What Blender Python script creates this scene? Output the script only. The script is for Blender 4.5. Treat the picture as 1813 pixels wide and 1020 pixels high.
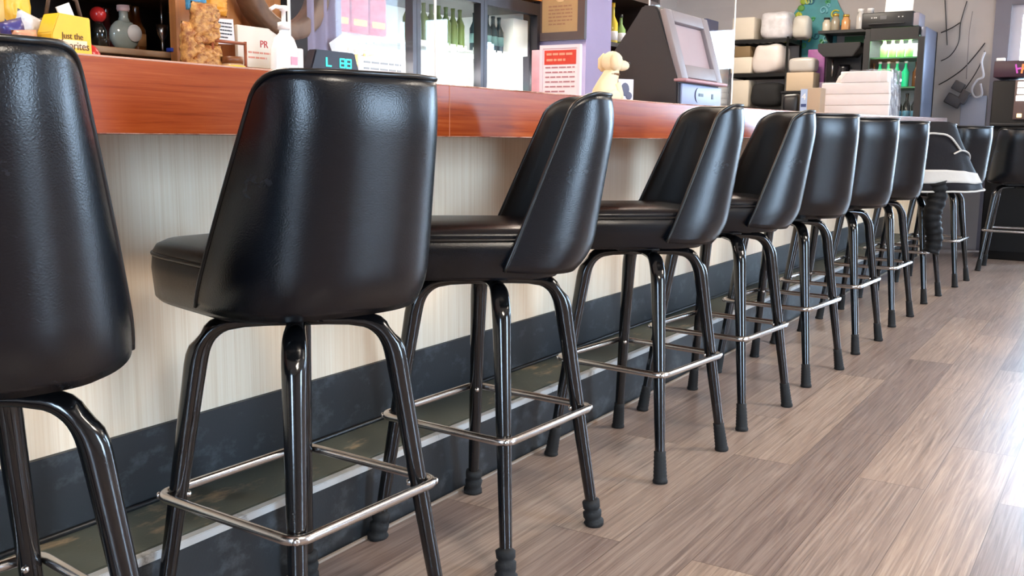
import bpy, bmesh, math, random
from mathutils import Vector, Matrix
random.seed(7)
PI = math.pi
for o in list(bpy.data.objects): bpy.data.objects.remove(o)
SC = bpy.context.scene
COL = SC.collection

# ------------------------------------------------------------------ camera
FPX, PITCH, ROLL, YAW, CAMH = 1737.9, math.radians(8.768), math.radians(0.572), math.radians(32.265), 0.93
def cam_matrix():
    c, s = math.cos(YAW), math.sin(YAW); cp, sp = math.cos(PITCH), math.sin(PITCH)
    right = Vector((c, s, 0)); fwd = Vector((-s*cp, c*cp, -sp)); up = Vector((-s*sp, c*sp, cp))
    cr, sr = math.cos(ROLL), math.sin(ROLL)
    r2 = right*cr + up*sr; u2 = -right*sr + up*cr
    m = Matrix((r2, u2, -fwd)).transposed().to_4x4(); m.translation = (0, 0, CAMH)
    return m, r2, u2, fwd
CM, CR, CU, CF = cam_matrix()
cam = bpy.data.cameras.new('camera'); cam.sensor_width = 36; cam.lens = FPX*36/1813; cam.clip_start = .02; cam.clip_end = 200
camo = bpy.data.objects.new('camera', cam); COL.objects.link(camo); camo.matrix_world = CM; SC.camera = camo
def ray(u, v): return CF + CR*((u-906.5)/FPX) + CU*(-(v-510)/FPX)
def at(u, v, x=None, y=None, z=None):
    """the point of the room on a wall, counter or floor plane along a sight line"""
    d = ray(u, v)
    t = x/d.x if x is not None else (y/d.y if y is not None else (z-CAMH)/d.z)
    return Vector((0, 0, CAMH)) + d*t

# ------------------------------------------------------------------ world, windows' light, exposure
vs = SC.view_settings
vs.view_transform = 'Standard'; vs.look = 'None'; vs.gamma = 1; vs.use_curve_mapping = False; vs.exposure = 0.75
W = bpy.data.worlds.new('sky'); SC.world = W; W.use_nodes = True
bg = W.node_tree.nodes['Background']; bg.inputs[0].default_value = (.56, .74, 1.0, 1); bg.inputs[1].default_value = 21.0
sun = bpy.data.lights.new('sun', 'SUN'); sun.energy = 4.0; sun.angle = .02; sun.color = (1, .84, .64)
suno = bpy.data.objects.new('sun', sun); COL.objects.link(suno); suno.rotation_euler = Vector((-.62, -.06, -.78)).to_track_quat('-Z', 'Y').to_euler()
def area(name, loc, size, direction, power, color=(1, 1, 1), portal=False, spread=PI):
    l = bpy.data.lights.new(name, 'AREA'); l.shape = 'RECTANGLE'; l.size, l.size_y = size; l.energy = power; l.color = color
    l.spread = spread
    if portal: l.cycles.is_portal = True
    o = bpy.data.objects.new(name, l); COL.objects.link(o); o.location = loc
    o.rotation_euler = Vector(direction).to_track_quat('-Z', 'Z').to_euler()
    return o
# windows: (y0,y1,z0,z1) in the right wall, (x0,x1,z0,z1) in the far and near wall
XR, XL, YF, YN, ZC = 3.3, -3.98, 9.3, -2.6, 2.75
WIN_R = [(2.1, 3.2, .1, 2.35), (7.7, 8.9, 1.3, 2.5)]
WIN_F = [(.12, .95, .1, 2.3)]
WIN_N = [(0, .9, .3, 2.3)]
DOOR = (-1.0, -.08, 0, 2.05)
for a in WIN_R: area('window_portal', (XR+.02, (a[0]+a[1])/2, (a[2]+a[3])/2), (a[1]-a[0], a[3]-a[2]), (-1, 0, 0), 1, portal=True)
for a in WIN_F+[DOOR]: area('window_portal', ((a[0]+a[1])/2, YF+.02, (a[2]+a[3])/2), (a[1]-a[0], a[3]-a[2]), (0, -1, 0), 1, portal=True)
for a in WIN_N: area('window_portal', ((a[0]+a[1])/2, YN-.02, (a[2]+a[3])/2), (a[1]-a[0], a[3]-a[2]), (0, 1, 0), 1, portal=True)
# unseen ceiling lamps added as warm fill (their panels are built with the ceiling)
FILL_LAMPS = [(.9, .6), (.9, 3.6), (.9, 6.6), (-2.6, 1.2), (-2.6, 4.4), (-2.6, 7.4)]
for x, y in FILL_LAMPS:
    area('ceiling_lamp_light', (x, y, ZC-.045), (1.1, .5), (0, 0, -1), (26 if y > 5 else 44) if x > 0 else 46, (1, .88, .74))

# ------------------------------------------------------------------ materials
def c(r, g, b):
    f = lambda v: (v/255/12.92) if v <= 10 else ((v/255+.055)/1.055)**2.4
    return (f(r), f(g), f(b), 1)
MATS = {}
def mat(name, rgb, rough=.5, metal=0, bump=0, bscale=60, var=0, vscale=8, spec=None, emit=None, estr=0, alpha_glass=False, coat=0):
    if name in MATS: return MATS[name]
    m = bpy.data.materials.new(name); m.use_nodes = True; nt = m.node_tree; N = nt.nodes; L = nt.links
    b = N['Principled BSDF']; b.inputs['Roughness'].default_value = rough; b.inputs['Metallic'].default_value = metal
    if spec is not None: b.inputs['Specular IOR Level'].default_value = spec
    if coat: b.inputs['Coat Weight'].default_value = coat; b.inputs['Coat Roughness'].default_value = .12
    col = rgb if len(rgb) == 4 else c(*rgb)
    tc = N.new('ShaderNodeTexCoord')
    n = N.new('ShaderNodeTexNoise'); n.inputs['Scale'].default_value = vscale; n.inputs['Detail'].default_value = 4
    L.new(tc.outputs['Object'], n.inputs['Vector'])
    mx = N.new('ShaderNodeMix'); mx.data_type = 'RGBA'
    v = var if var else .06
    mx.inputs[6].default_value = tuple(x*(1-v) for x in col[:3])+(1,); mx.inputs[7].default_value = tuple(min(1, x*(1+v)) for x in col[:3])+(1,)
    L.new(n.outputs['Fac'], mx.inputs[0]); L.new(mx.outputs[2], b.inputs['Base Color'])
    if bump:
        n2 = N.new('ShaderNodeTexNoise'); n2.inputs['Scale'].default_value = bscale; n2.inputs['Detail'].default_value = 3
        L.new(tc.outputs['Object'], n2.inputs['Vector'])
        bp = N.new('ShaderNodeBump'); bp.inputs['Strength'].default_value = bump; bp.inputs['Distance'].default_value = .002
        L.new(n2.outputs['Fac'], bp.inputs['Height']); L.new(bp.outputs['Normal'], b.inputs['Normal'])
    if emit: b.inputs['Emission Color'].default_value = c(*emit); b.inputs['Emission Strength'].default_value = estr
    MATS[name] = m
    return m
def glass(name, tint=(1, 1, 1), refl=.07, veil=0.0):
    if name in MATS: return MATS[name]
    m = bpy.data.materials.new(name); m.use_nodes = True; nt = m.node_tree; N = nt.nodes; L = nt.links
    for x in list(N): N.remove(x)
    out = N.new('ShaderNodeOutputMaterial'); t = N.new('ShaderNodeBsdfTransparent'); g = N.new('ShaderNodeBsdfGlossy')
    t.inputs[0].default_value = (*tint, 1); g.inputs['Roughness'].default_value = .02
    fr = N.new('ShaderNodeFresnel'); fr.inputs['IOR'].default_value = 1.45
    mul = N.new('ShaderNodeMath'); mul.operation = 'MULTIPLY'; mul.inputs[1].default_value = refl/.05
    geo = N.new('ShaderNodeNewGeometry'); inv = N.new('ShaderNodeMath'); inv.operation = 'SUBTRACT'; inv.inputs[0].default_value = 1
    L.new(geo.outputs['Backfacing'], inv.inputs[1]); fb = N.new('ShaderNodeMath'); fb.operation = 'MULTIPLY'
    L.new(fr.outputs[0], fb.inputs[0]); L.new(inv.outputs[0], fb.inputs[1]); L.new(fb.outputs[0], mul.inputs[0])
    mx = N.new('ShaderNodeMixShader'); L.new(mul.outputs[0], mx.inputs[0]); L.new(t.outputs[0], mx.inputs[1]); L.new(g.outputs[0], mx.inputs[2])
    last = mx
    if veil:
        d = N.new('ShaderNodeBsdfDiffuse'); d.inputs[0].default_value = (.9, .9, .95, 1)
        m2 = N.new('ShaderNodeMixShader'); m2.inputs[0].default_value = veil
        L.new(mx.outputs[0], m2.inputs[1]); L.new(d.outputs[0], m2.inputs[2]); last = m2
    L.new(last.outputs[0], out.inputs[0]); MATS[name] = m
    return m
def grain(name, cols, stretch, rough, scale=1.0, bump=.1, spec=.5, coat=0, noise_detail=6, dist=.6):
    """streaky wood or laminate: noise stretched by the vector STRETCH"""
    if name in MATS: return MATS[name]
    m = bpy.data.materials.new(name); m.use_nodes = True; nt = m.node_tree; N = nt.nodes; L = nt.links
    b = N['Principled BSDF']; b.inputs['Roughness'].default_value = rough; b.inputs['Specular IOR Level'].default_value = spec
    if coat: b.inputs['Coat Weight'].default_value = coat; b.inputs['Coat Roughness'].default_value = .15
    tc = N.new('ShaderNodeTexCoord'); mp = N.new('ShaderNodeMapping'); mp.inputs['Scale'].default_value = stretch
    L.new(tc.outputs['Object'], mp.inputs['Vector'])
    n = N.new('ShaderNodeTexNoise'); n.inputs['Scale'].default_value = scale; n.inputs['Detail'].default_value = noise_detail
    n.inputs['Distortion'].default_value = dist; n.inputs['Roughness'].default_value = .65
    L.new(mp.outputs[0], n.inputs['Vector'])
    r = N.new('ShaderNodeValToRGB'); e = r.color_ramp.elements
    pos = [.28 + .44*i/(len(cols)-1) for i in range(len(cols))]
    e[0].position = pos[0]; e[0].color = c(*cols[0]); e[1].position = pos[-1]; e[1].color = c(*cols[-1])
    for p, q in list(zip(pos, cols))[1:-1]: k = e.new(p); k.color = c(*q)
    L.new(n.outputs['Fac'], r.inputs[0]); L.new(r.outputs[0], b.inputs['Base Color'])
    bp = N.new('ShaderNodeBump'); bp.inputs['Strength'].default_value = bump; bp.inputs['Distance'].default_value = .001
    L.new(n.outputs['Fac'], bp.inputs['Height']); L.new(bp.outputs[0], b.inputs['Normal'])
    MATS[name] = m
    return m
def scuffed(name, base, worn, rough, lo, hi, scale, stretch=(1, 1, 1), bump=.15, bscale=200, spec=.5, worn_rough=.6):
    """BASE with patches of WORN where a large noise, broken up by a fine one, passes LO..HI"""
    if name in MATS: return MATS[name]
    m = bpy.data.materials.new(name); m.use_nodes = True; nt = m.node_tree; N = nt.nodes; L = nt.links
    b = N['Principled BSDF']; b.inputs['Specular IOR Level'].default_value = spec
    tc = N.new('ShaderNodeTexCoord'); mp = N.new('ShaderNodeMapping'); mp.inputs['Scale'].default_value = stretch
    L.new(tc.outputs['Object'], mp.inputs['Vector'])
    n = N.new('ShaderNodeTexNoise'); n.inputs['Scale'].default_value = scale; n.inputs['Detail'].default_value = 9; n.inputs['Roughness'].default_value = .68
    L.new(mp.outputs[0], n.inputs['Vector'])
    mr = N.new('ShaderNodeMapRange'); mr.inputs[1].default_value = lo; mr.inputs[2].default_value = hi
    L.new(n.outputs['Fac'], mr.inputs[0])
    mx = N.new('ShaderNodeMix'); mx.data_type = 'RGBA'; mx.inputs[6].default_value = c(*base); mx.inputs[7].default_value = c(*worn)
    L.new(mr.outputs[0], mx.inputs[0]); L.new(mx.outputs[2], b.inputs['Base Color'])
    mr2 = N.new('ShaderNodeMapRange'); mr2.inputs[3].default_value = rough; mr2.inputs[4].default_value = worn_rough
    L.new(mr.outputs[0], mr2.inputs[0]); L.new(mr2.outputs[0], b.inputs['Roughness'])
    n2 = N.new('ShaderNodeTexNoise'); n2.inputs['Scale'].default_value = bscale; L.new(tc.outputs['Object'], n2.inputs['Vector'])
    bp = N.new('ShaderNodeBump'); bp.inputs['Strength'].default_value = bump; bp.inputs['Distance'].default_value = .001
    L.new(n2.outputs['Fac'], bp.inputs['Height']); L.new(bp.outputs[0], b.inputs['Normal'])
    MATS[name] = m
    return m
def floor_mat():
    m = bpy.data.materials.new('vinyl_planks'); m.use_nodes = True; nt = m.node_tree; N = nt.nodes; L = nt.links
    b = N['Principled BSDF']
    tc = N.new('ShaderNodeTexCoord')
    sw = N.new('ShaderNodeMapping'); sw.inputs['Rotation'].default_value = (0, 0, PI/2); sw.inputs['Location'].default_value = (.3, .05, 0)
    L.new(tc.outputs['Object'], sw.inputs['Vector'])
    def bricks(c1, c2, mort):
        k = N.new('ShaderNodeTexBrick'); k.offset = .37; k.inputs['Scale'].default_value = 1; k.inputs['Brick Width'].default_value = 1.22
        k.inputs['Row Height'].default_value = .178; k.inputs['Mortar Size'].default_value = .0012; k.inputs['Bias'].default_value = 0
        k.inputs['Mortar Smooth'].default_value = .2
        k.inputs['Color1'].default_value = c1; k.inputs['Color2'].default_value = c2; k.inputs['Mortar'].default_value = mort
        L.new(sw.outputs[0], k.inputs['Vector']); return k
    rnd = bricks((0, 0, 0, 1), (1, 1, 1, 1), (.5, .5, .5, 1))
    # per-plank shift of the grain
    mp = N.new('ShaderNodeMapping'); mp.inputs['Scale'].default_value = (62, 1.5, 1)
    L.new(tc.outputs['Object'], mp.inputs['Vector'])
    add = N.new('ShaderNodeVectorMath'); add.operation = 'MULTIPLY_ADD'; add.inputs[1].default_value = (17, 9, 5)
    L.new(rnd.outputs['Color'], add.inputs[0]); L.new(mp.outputs[0], add.inputs[2])
    n = N.new('ShaderNodeTexNoise'); n.inputs['Scale'].default_value = 1.0; n.inputs['Detail'].default_value = 7; n.inputs['Distortion'].default_value = 2.2; n.inputs['Roughness'].default_value = .62
    L.new(add.outputs[0], n.inputs['Vector'])
    r = N.new('ShaderNodeValToRGB'); e = r.color_ramp.elements
    e[0].position = .28; e[0].color = c(108, 94, 86); e[1].position = .74; e[1].color = c(180, 164, 151)
    k = e.new(.5); k.color = c(149, 131, 120)
    L.new(n.outputs['Fac'], r.inputs[0])
    tone = N.new('ShaderNodeValToRGB'); q = tone.color_ramp.elements
    q[0].position = 0; q[0].color = (.62, .58, .60, 1); q[1].position = 1; q[1].color = (1.12, 1.08, 1.02, 1); k = q.new(.5); k.color = (.92, .9, .9, 1)
    L.new(rnd.outputs['Color'], tone.inputs[0])
    mu = N.new('ShaderNodeMix'); mu.data_type = 'RGBA'; mu.blend_type = 'MULTIPLY'; mu.inputs[0].default_value = 1
    L.new(r.outputs[0], mu.inputs[6]); L.new(tone.outputs[0], mu.inputs[7])
    sm = N.new('ShaderNodeMix'); sm.data_type = 'RGBA'; sm.inputs[7].default_value = c(96, 80, 72)
    L.new(rnd.outputs['Fac'], sm.inputs[0]); L.new(mu.outputs[2], sm.inputs[6])
    L.new(sm.outputs[2], b.inputs['Base Color'])
    b.inputs['Roughness'].default_value = .31; b.inputs['Specular IOR Level'].default_value = .55
    bp = N.new('ShaderNodeBump'); bp.inputs['Strength'].default_value = .35; bp.inputs['Distance'].default_value = .0012
    L.new(n.outputs['Fac'], bp.inputs['Height']); L.new(bp.outputs[0], b.inputs['Normal'])
    return m
M_VINYL = scuffed('black_vinyl', (5, 8, 15), (62, 68, 80), .27, .66, .84, 7, (1, 1, 1.6), .3, 420, spec=.42)
M_VINYL_IN = mat('black_vinyl_inside', (12, 11, 11), .55, bump=.2, bscale=400, spec=.22)
M_PIPE = mat('black_piping', (12, 12, 13), .3, spec=.5)
M_LEG = scuffed('black_enamel', (10, 11, 13), (46, 48, 52), .14, .68, .8, 22, (1, 1, .3), .05, 300, spec=.7)
M_CHROME = mat('worn_chrome', (196, 192, 190), .24, 1, bump=.06, bscale=120, var=.12, vscale=30)
M_RUB = mat('black_rubber', (12, 12, 13), .75, bump=.4, bscale=140)
M_FASC = grain('red_brown_wood', [(120, 46, 16), (150, 64, 24), (162, 74, 30), (176, 90, 44)], (110, 2.6, 110), .24, 1.0, .05, .42, 0)
M_TOPLAM = grain('bar_top_wood', [(110, 66, 48), (150, 100, 78), (170, 120, 98)], (30, 1.5, 30), .22, 1.0, .05, .5, .4)
M_PANEL = grain('cream_laminate', [(228, 203, 170), (241, 221, 193), (247, 231, 208)], (150, 150, 1.5), .42, 1.0, .04, .4)
M_BAND = scuffed('slate_rubber', (27, 30, 33), (92, 98, 102), .5, .53, .86, 9, (1, 1, 1.5), .2, 160)
M_TREAD = scuffed('worn_tread', (88, 90, 78), (190, 162, 126), .6, .56, .72, 4.2, (2.4, 1, 1), .35, 120)
M_NOSE = scuffed('step_nosing', (178, 178, 176), (70, 68, 66), .42, .56, .70, 11, (1, 1, 1), .2, 80)
M_WALL = mat('grey_wall', (176, 168, 164), .85, bump=.25, bscale=40)
M_WHITE = mat('white_paper', (236, 234, 232), .7)
M_BLK = mat('black_plastic', (13, 13, 15), .45, bump=.1, bscale=150)
M_INK = mat('dark_ink', (70, 70, 76), .8)
M_RED = mat('red_ink', (196, 50, 42), .7)
M_GLASS = glass('clear_glass', (.97, .99, .98), .06)
M_PLEXI = glass('plexiglass', (.96, .97, .98), .025, .02)
M_EDGE = mat('plexi_edge', (236, 242, 240), .25, spec=.6)
M_FRAME = mat('anodised_dark_frame', (38, 35, 40), .35, .3)
M_TRIM = mat('grey_violet_trim', (112, 108, 118), .5)
M_CEIL = mat('ceiling_paint', (226, 222, 214), .9)
M_PILLAR = mat('lavender_paint', (150, 140, 176), .75, bump=.2, bscale=50)

# ------------------------------------------------------------------ mesh helper
class MB:
    def __init__(s): s.bm = bmesh.new()
    def _tag(s, faces, mi, smooth):
        for f in faces: f.material_index = mi; f.smooth = smooth
    def box(s, ctr, size, R=None, bev=0, mi=0, seg=2, taper=None):
        r = bmesh.ops.create_cube(s.bm, size=1); vs_ = r['verts']
        for v in vs_:
            k = 1
            if taper and v.co.z > 0: v.co.x *= taper[0]; v.co.y *= taper[1]
            v.co = Vector((v.co.x*size[0], v.co.y*size[1], v.co.z*size[2]))
        fs = list({f for v in vs_ for f in v.link_faces})
        if bev:
            es = list({e for v in vs_ for e in v.link_edges})
            q = bmesh.ops.bevel(s.bm, geom=es, offset=bev, segments=seg, affect='EDGES', profile=.5)
            vs_ = list({v for f in q['faces'] for v in f.verts} | {v for v in vs_ if v.is_valid})
            fs = list({f for v in vs_ for f in v.link_faces})
        for v in vs_:
            v.co = (R @ v.co if R else v.co) + Vector(ctr)
        s._tag(fs, mi, bool(bev)); return s
    def grid(s, P, closed_u=False, closed_v=False, mi=0, smooth=True, cap=False):
        n, m = len(P), len(P[0]); V = [[s.bm.verts.new(q) for q in row] for row in P]
        fs = []
        for i in range(n if closed_u else n-1):
            for j in range(m if closed_v else m-1):
                a, b, c_, d = V[i][j], V[(i+1) % n][j], V[(i+1) % n][(j+1) % m], V[i][(j+1) % m]
                try: fs.append(s.bm.faces.new((a, b, c_, d)))
                except ValueError: pass
        if cap:
            for row in (V[0][::-1], V[-1]):
                try: fs.append(s.bm.faces.new(row))
                except ValueError: pass
        s._tag(fs, mi, smooth); return V
    def sheet(s, P, **k): s.grid(P, **k); return s
    def tube(s, pts, rad, seg=10, mi=0, closed=False, cap=True, flat=None):
        pts = [Vector(p) for p in pts]; n = len(pts)
        rad = rad if isinstance(rad, (list, tuple)) else [rad]*n
        rows = []; prev = None
        for i, p in enumerate(pts):
            a = pts[(i-1) % n] if (closed or i > 0) else p; b = pts[(i+1) % n] if (closed or i < n-1) else p
            t = (b-a).normalized()
            if prev is None:
                ref = Vector((0, 0, 1)) if abs(t.z) < .9 else Vector((1, 0, 0))
                u = t.cross(ref).normalized()
            else: u = (prev - t*prev.dot(t)).normalized()
            prev = u; w = t.cross(u)
            f = flat[i] if flat else 1
            rows.append([p + (u*math.cos(2*PI*k/seg) + w*math.sin(2*PI*k/seg)*f)*rad[i] for k in range(seg)])
        s.grid(rows, closed_u=closed, closed_v=True, mi=mi, cap=(cap and not closed)); return s
    def lathe(s, prof, ctr=(0, 0, 0), seg=20, mi=0, R=None, sx=1, sy=1):
        rows = []
        for r, z in prof:
            r = max(r, 1e-4); row = []
            for k in range(seg):
                q = Vector((r*math.cos(2*PI*k/seg)*sx, r*math.sin(2*PI*k/seg)*sy, z))
                row.append((R @ q if R else q) + Vector(ctr))
            rows.append(row)
        s.grid(rows, closed_v=True, mi=mi, cap=True); return s
    def ball(s, ctr, r, seg=16, mi=0, R=None):
        r = r if isinstance(r, (tuple, list)) else (r, r, r)
        q = bmesh.ops.create_uvsphere(s.bm, u_segments=seg, v_segments=max(6, seg//2), radius=1)
        for v in q['verts']:
            p = Vector((v.co.x*r[0], v.co.y*r[1], v.co.z*r[2])); v.co = (R @ p if R else p) + Vector(ctr)
        s._tag({f for v in q['verts'] for f in v.link_faces}, mi, True); return s
    def prism(s, poly, d, ctr=(0, 0, 0), R=None, mi=0, bev=0):
        """polygon in local XY, extruded by D along local Z"""
        a = [s.bm.verts.new(((R @ Vector((x, y, 0))) if R else Vector((x, y, 0))) + Vector(ctr)) for x, y in poly]
        b = [s.bm.verts.new(((R @ Vector((x, y, d))) if R else Vector((x, y, d))) + Vector(ctr)) for x, y in poly]
        n = len(poly); fs = [s.bm.faces.new(a[::-1]), s.bm.faces.new(b)]
        for i in range(n): fs.append(s.bm.faces.new((a[i], a[(i+1) % n], b[(i+1) % n], b[i])))
        s._tag(fs, mi, False)
        if bev:
            es = list({e for f in fs for e in f.edges}); bmesh.ops.bevel(s.bm, geom=es, offset=bev, segments=2, affect='EDGES')
        return s
    def jitter(s, amp, f=9.0, seed=0):
        from mathutils import noise
        for v in s.bm.verts: v.co += noise.noise_vector(v.co*f + Vector((seed*3.1, seed, 0)))*amp
        return s
    def build(s, name, m, parent=None, **kw):
        bmesh.ops.recalc_face_normals(s.bm, faces=s.bm.faces)
        me = bpy.data.meshes.new(name); s.bm.to_mesh(me); s.bm.free()
        for k in (m if isinstance(m, (list, tuple)) else [m]): me.materials.append(k)
        o = bpy.data.objects.new(name, me); COL.objects.link(o)
        if parent: o.parent = parent
        for k, v in kw.items(): o[k] = v
        return o
def thing(name, label, cat, loc=(0, 0, 0), rotz=0, group=None):
    o = bpy.data.objects.new(name, None); COL.objects.link(o); o.empty_display_size = .1
    o.location = loc; o.rotation_euler = (0, 0, rotz); o['label'] = label; o['category'] = cat
    if group: o['group'] = group
    return o
def tag(o, label, cat, group=None, loc=None, rotz=None):
    o['label'] = label; o['category'] = cat
    if group: o['group'] = group
    if loc is not None: o.location = loc
    if rotz is not None: o.rotation_euler = (0, 0, rotz)
    return o
def struct(name, mb, m, parent=None):
    o = mb.build(name, m, parent)
    if not parent: o['kind'] = 'structure'
    return o
def copy_tree(o, parent=None):
    n = o.copy(); COL.objects.link(n)
    if parent: n.parent = parent
    for ch in list(o.children): copy_tree(ch, n)
    return n
R_X = Matrix(((0, 0, 1), (1, 0, 0), (0, 1, 0)))      # faces +x : local x -> y, local y -> z
R_Y = Matrix(((1, 0, 0), (0, 0, -1), (0, 1, 0)))     # faces -y : local x -> x, local y -> z
def text(name, s, size, loc, R, m, parent, align='CENTER'):
    cu = bpy.data.curves.new(name, 'FONT'); cu.body = s; cu.size = size; cu.extrude = .0006; cu.align_x = align; cu.align_y = 'CENTER'
    f = bpy.data.objects.new(name+'_outline', cu); COL.objects.link(f); bpy.context.view_layer.update()
    me = bpy.data.meshes.new_from_object(f.evaluated_get(bpy.context.evaluated_depsgraph_get()))
    bpy.data.objects.remove(f); bpy.data.curves.remove(cu)
    me.materials.clear(); me.materials.append(m); o = bpy.data.objects.new(name, me); COL.objects.link(o); o.parent = parent
    mm = R.to_4x4(); mm.translation = loc; o.matrix_local = mm
    return o
def scribble(name, R, ctr, w, h, lines, m, parent, seed=1, th=.35, d=.0012):
    """rows of word-long strokes: writing too small in the photo to read"""
    rr = random.Random(seed); mb = MB()
    for i in range(lines):
        y = h/2 - (i+.5)*h/lines; x = -w/2
        end = w/2*(1 if i < lines-1 else .4)
        while x < end:
            l = min(rr.uniform(.1, .24)*w, end-x)
            if l > .02*w: mb.box(Vector(ctr) + R @ Vector((x+l/2, y, 0)), (l, h/lines*th, d), R)
            x += l + w*.04
    return mb.build(name, m, parent)

# ------------------------------------------------------------------ the room
def wall_with_holes(name, axis, pos, lo, hi, holes, m, th=.12):
    """wall at x or y = POS spanning LO..HI, holes (a0,a1,z0,z1); its inner face lies at POS"""
    mb = MB(); sgn = 1 if pos > 0 else -1; mid = pos + sgn*th/2
    def put(a0, a1, z0, z1):
        if a1-a0 < .001 or z1-z0 < .001: return
        ctr = (mid, (a0+a1)/2, (z0+z1)/2) if axis == 'x' else ((a0+a1)/2, mid, (z0+z1)/2)
        mb.box(ctr, (th, a1-a0, z1-z0) if axis == 'x' else (a1-a0, th, z1-z0))
    cur = lo
    for a0, a1, z0, z1 in sorted(holes):
        put(cur, a0, 0, ZC); put(a0, a1, 0, z0); put(a0, a1, z1, ZC); cur = a1
    put(cur, hi, 0, ZC)
    return struct(name, mb, m)
struct('floor', MB().box(((XL+XR)/2, (YN+YF)/2, -.05), (XR-XL+.3, YF-YN+.3, .1)), floor_mat())
struct('ceiling', MB().box(((XL+XR)/2, (YN+YF)/2, ZC+.05), (XR-XL+.3, YF-YN+.3, .1)), M_CEIL)
wall_with_holes('wall_right', 'x', XR, YN, YF, WIN_R, M_WALL)
wall_with_holes('wall_left', 'x', XL, YN, YF, [], M_WALL)
wall_with_holes('wall_far', 'y', YF, XL-.12, XR+.12, WIN_F+[DOOR], M_WALL)
wall_with_holes('wall_near', 'y', YN, XL-.12, XR+.12, WIN_N, M_WALL)
struct('ground', MB().box((0, 3, -.3), (60, 60, .1)), mat('pale_pavement', (150, 148, 144), .9))
wn = 0
def window(axis, pos, a0, a1, z0, z1, bars):
    global wn; wn += 1; sgn = 1 if pos > 0 else -1
    def b(mb, a, z, sa, sz, t=.06, off=.03):
        ctr = (pos+sgn*off, a, z) if axis == 'x' else (a, pos+sgn*off, z)
        mb.box(ctr, (t, sa, sz) if axis == 'x' else (sa, t, sz))
    mb = MB(); f = .05; w = a1-a0; h = z1-z0
    b(mb, a0+f/2, (z0+z1)/2, f, h); b(mb, a1-f/2, (z0+z1)/2, f, h); b(mb, (a0+a1)/2, z0+f/2, w-2*f, f); b(mb, (a0+a1)/2, z1-f/2, w-2*f, f)
    for i in range(1, bars): b(mb, a0+w*i/bars, (z0+z1)/2, f*.8, h-2*f, .05)
    root = struct('window_%d' % wn, mb, M_TRIM)
    g = MB(); b(g, (a0+a1)/2, (z0+z1)/2, w-2*f, h-2*f, .006); g.build('pane', M_GLASS, root)
for a in WIN_R: window('x', XR, *a, 1)
for a in WIN_F: window('y', YF, *a, 2)
for a in WIN_N: window('y', YN, *a, 1)
# glazed door in the far wall
x0, x1, _, z1 = DOOR
mb = MB()
mb.box((x0-.06, YF-.012, (z1+.12)/2), (.12, .024, z1+.12)); mb.box((x1+.06, YF-.012, (z1+.12)/2), (.12, .024, z1+.12)); mb.box(((x0+x1)/2, YF-.012, z1+.06), (x1-x0, .024, .12))
struct('trim_1', mb, M_TRIM)
mb = MB(); f = .085; dm = mat('pale_door_frame', (196, 192, 200), .45)
mb.box((x0+f/2, YF+.05, z1/2), (f, .045, z1)); mb.box((x1-f/2, YF+.05, z1/2), (f, .045, z1)); mb.box(((x0+x1)/2, YF+.05, z1-.04), (x1-x0-2*f, .045, .08)); mb.box(((x0+x1)/2, YF+.05, .12), (x1-x0-2*f, .045, .24))
d = struct('door_1', mb, dm)
MB().box(((x0+x1)/2, YF+.05, (z1-.08+.24)/2), (x1-x0-2*f, .006, z1-.32)).build('pane', M_GLASS, d)
MB().box((x1-.13, YF+.0, 1.0), (.03, .03, .3), bev=.008).build('door_handle', M_CHROME, d)
# wall column at the end of the coolers, soffit above them
PX0, PX1, PY0, PY1 = -3.97, -2.96, 5.52, 5.86
struct('wall_column', MB().box(((PX0+PX1)/2, (PY0+PY1)/2, ZC/2), (PX1-PX0, PY1-PY0, ZC)), M_PILLAR)
struct('trim_2', MB().box((-3.62, 3.2, 2.26), (.7, 4.6, .97)), grain('orange_pine', [(150, 84, 34), (196, 122, 58), (214, 148, 84)], (30, 1.5, 30), .5, 1))
pn = mat('lamp_panel', (255, 250, 240), .6, emit=(255, 244, 226), estr=2.2)  # glow of the unseen panels added with the fill lamps
for i, (x, y) in enumerate(FILL_LAMPS):
    r = thing('ceiling_light', ['flat ceiling light over the walkway beside the near stools', 'flat ceiling light over the middle of the walkway', 'flat ceiling light over the walkway near the far door', 'flat ceiling light over the near end of the bar', 'flat ceiling light in front of the beer coolers', 'flat ceiling light over the far shelves'][i], 'ceiling light', (x, y, ZC-.02))
    MB().box((0, 0, .0), (1.2, .6, .03), bev=.006).build('frame', M_CEIL, r); MB().box((0, 0, -.019), (1.1, .5, .008)).build('diffuser', pn, r)

# ------------------------------------------------------------------ the bar
XFAS, XPAN, XSTEP, XBACK = -1.313, -1.669, -1.448, -2.02
ZPTS = [(-1.6, 1.044), (3, 1.044), (4.5, 1.056), (6.16, 1.074), (7.6, 1.096), (8.7, 1.112)]
def bar_z(y):
    for (a, za), (b, zb) in zip(ZPTS, ZPTS[1:]):
        if y <= b: return za + (zb-za)*max(0, (y-a))/(b-a)
    return ZPTS[-1][1]
YB0, YB1 = -1.6, 8.5
bar = thing('bar_counter', 'long bar counter with red brown wooden edge, cream front and black foot step', 'bar counter', (0, 0, 0))
def run(prof_fn, ys, mb):
    rows = [[Vector(p) for p in prof_fn(y)] for y in ys]; mb.grid(rows, closed_v=True, smooth=False, cap=True)
ys = [p[0] for p in ZPTS[:-1]] + [YB1]
mb = MB(); run(lambda y: [(XFAS-.02, y, bar_z(y)-.002), (XBACK, y, bar_z(y)-.002), (XBACK, y, bar_z(y)-.045), (XFAS-.02, y, bar_z(y)-.045)], ys, mb)
mb.build('counter_top', M_TOPLAM, bar)
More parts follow.
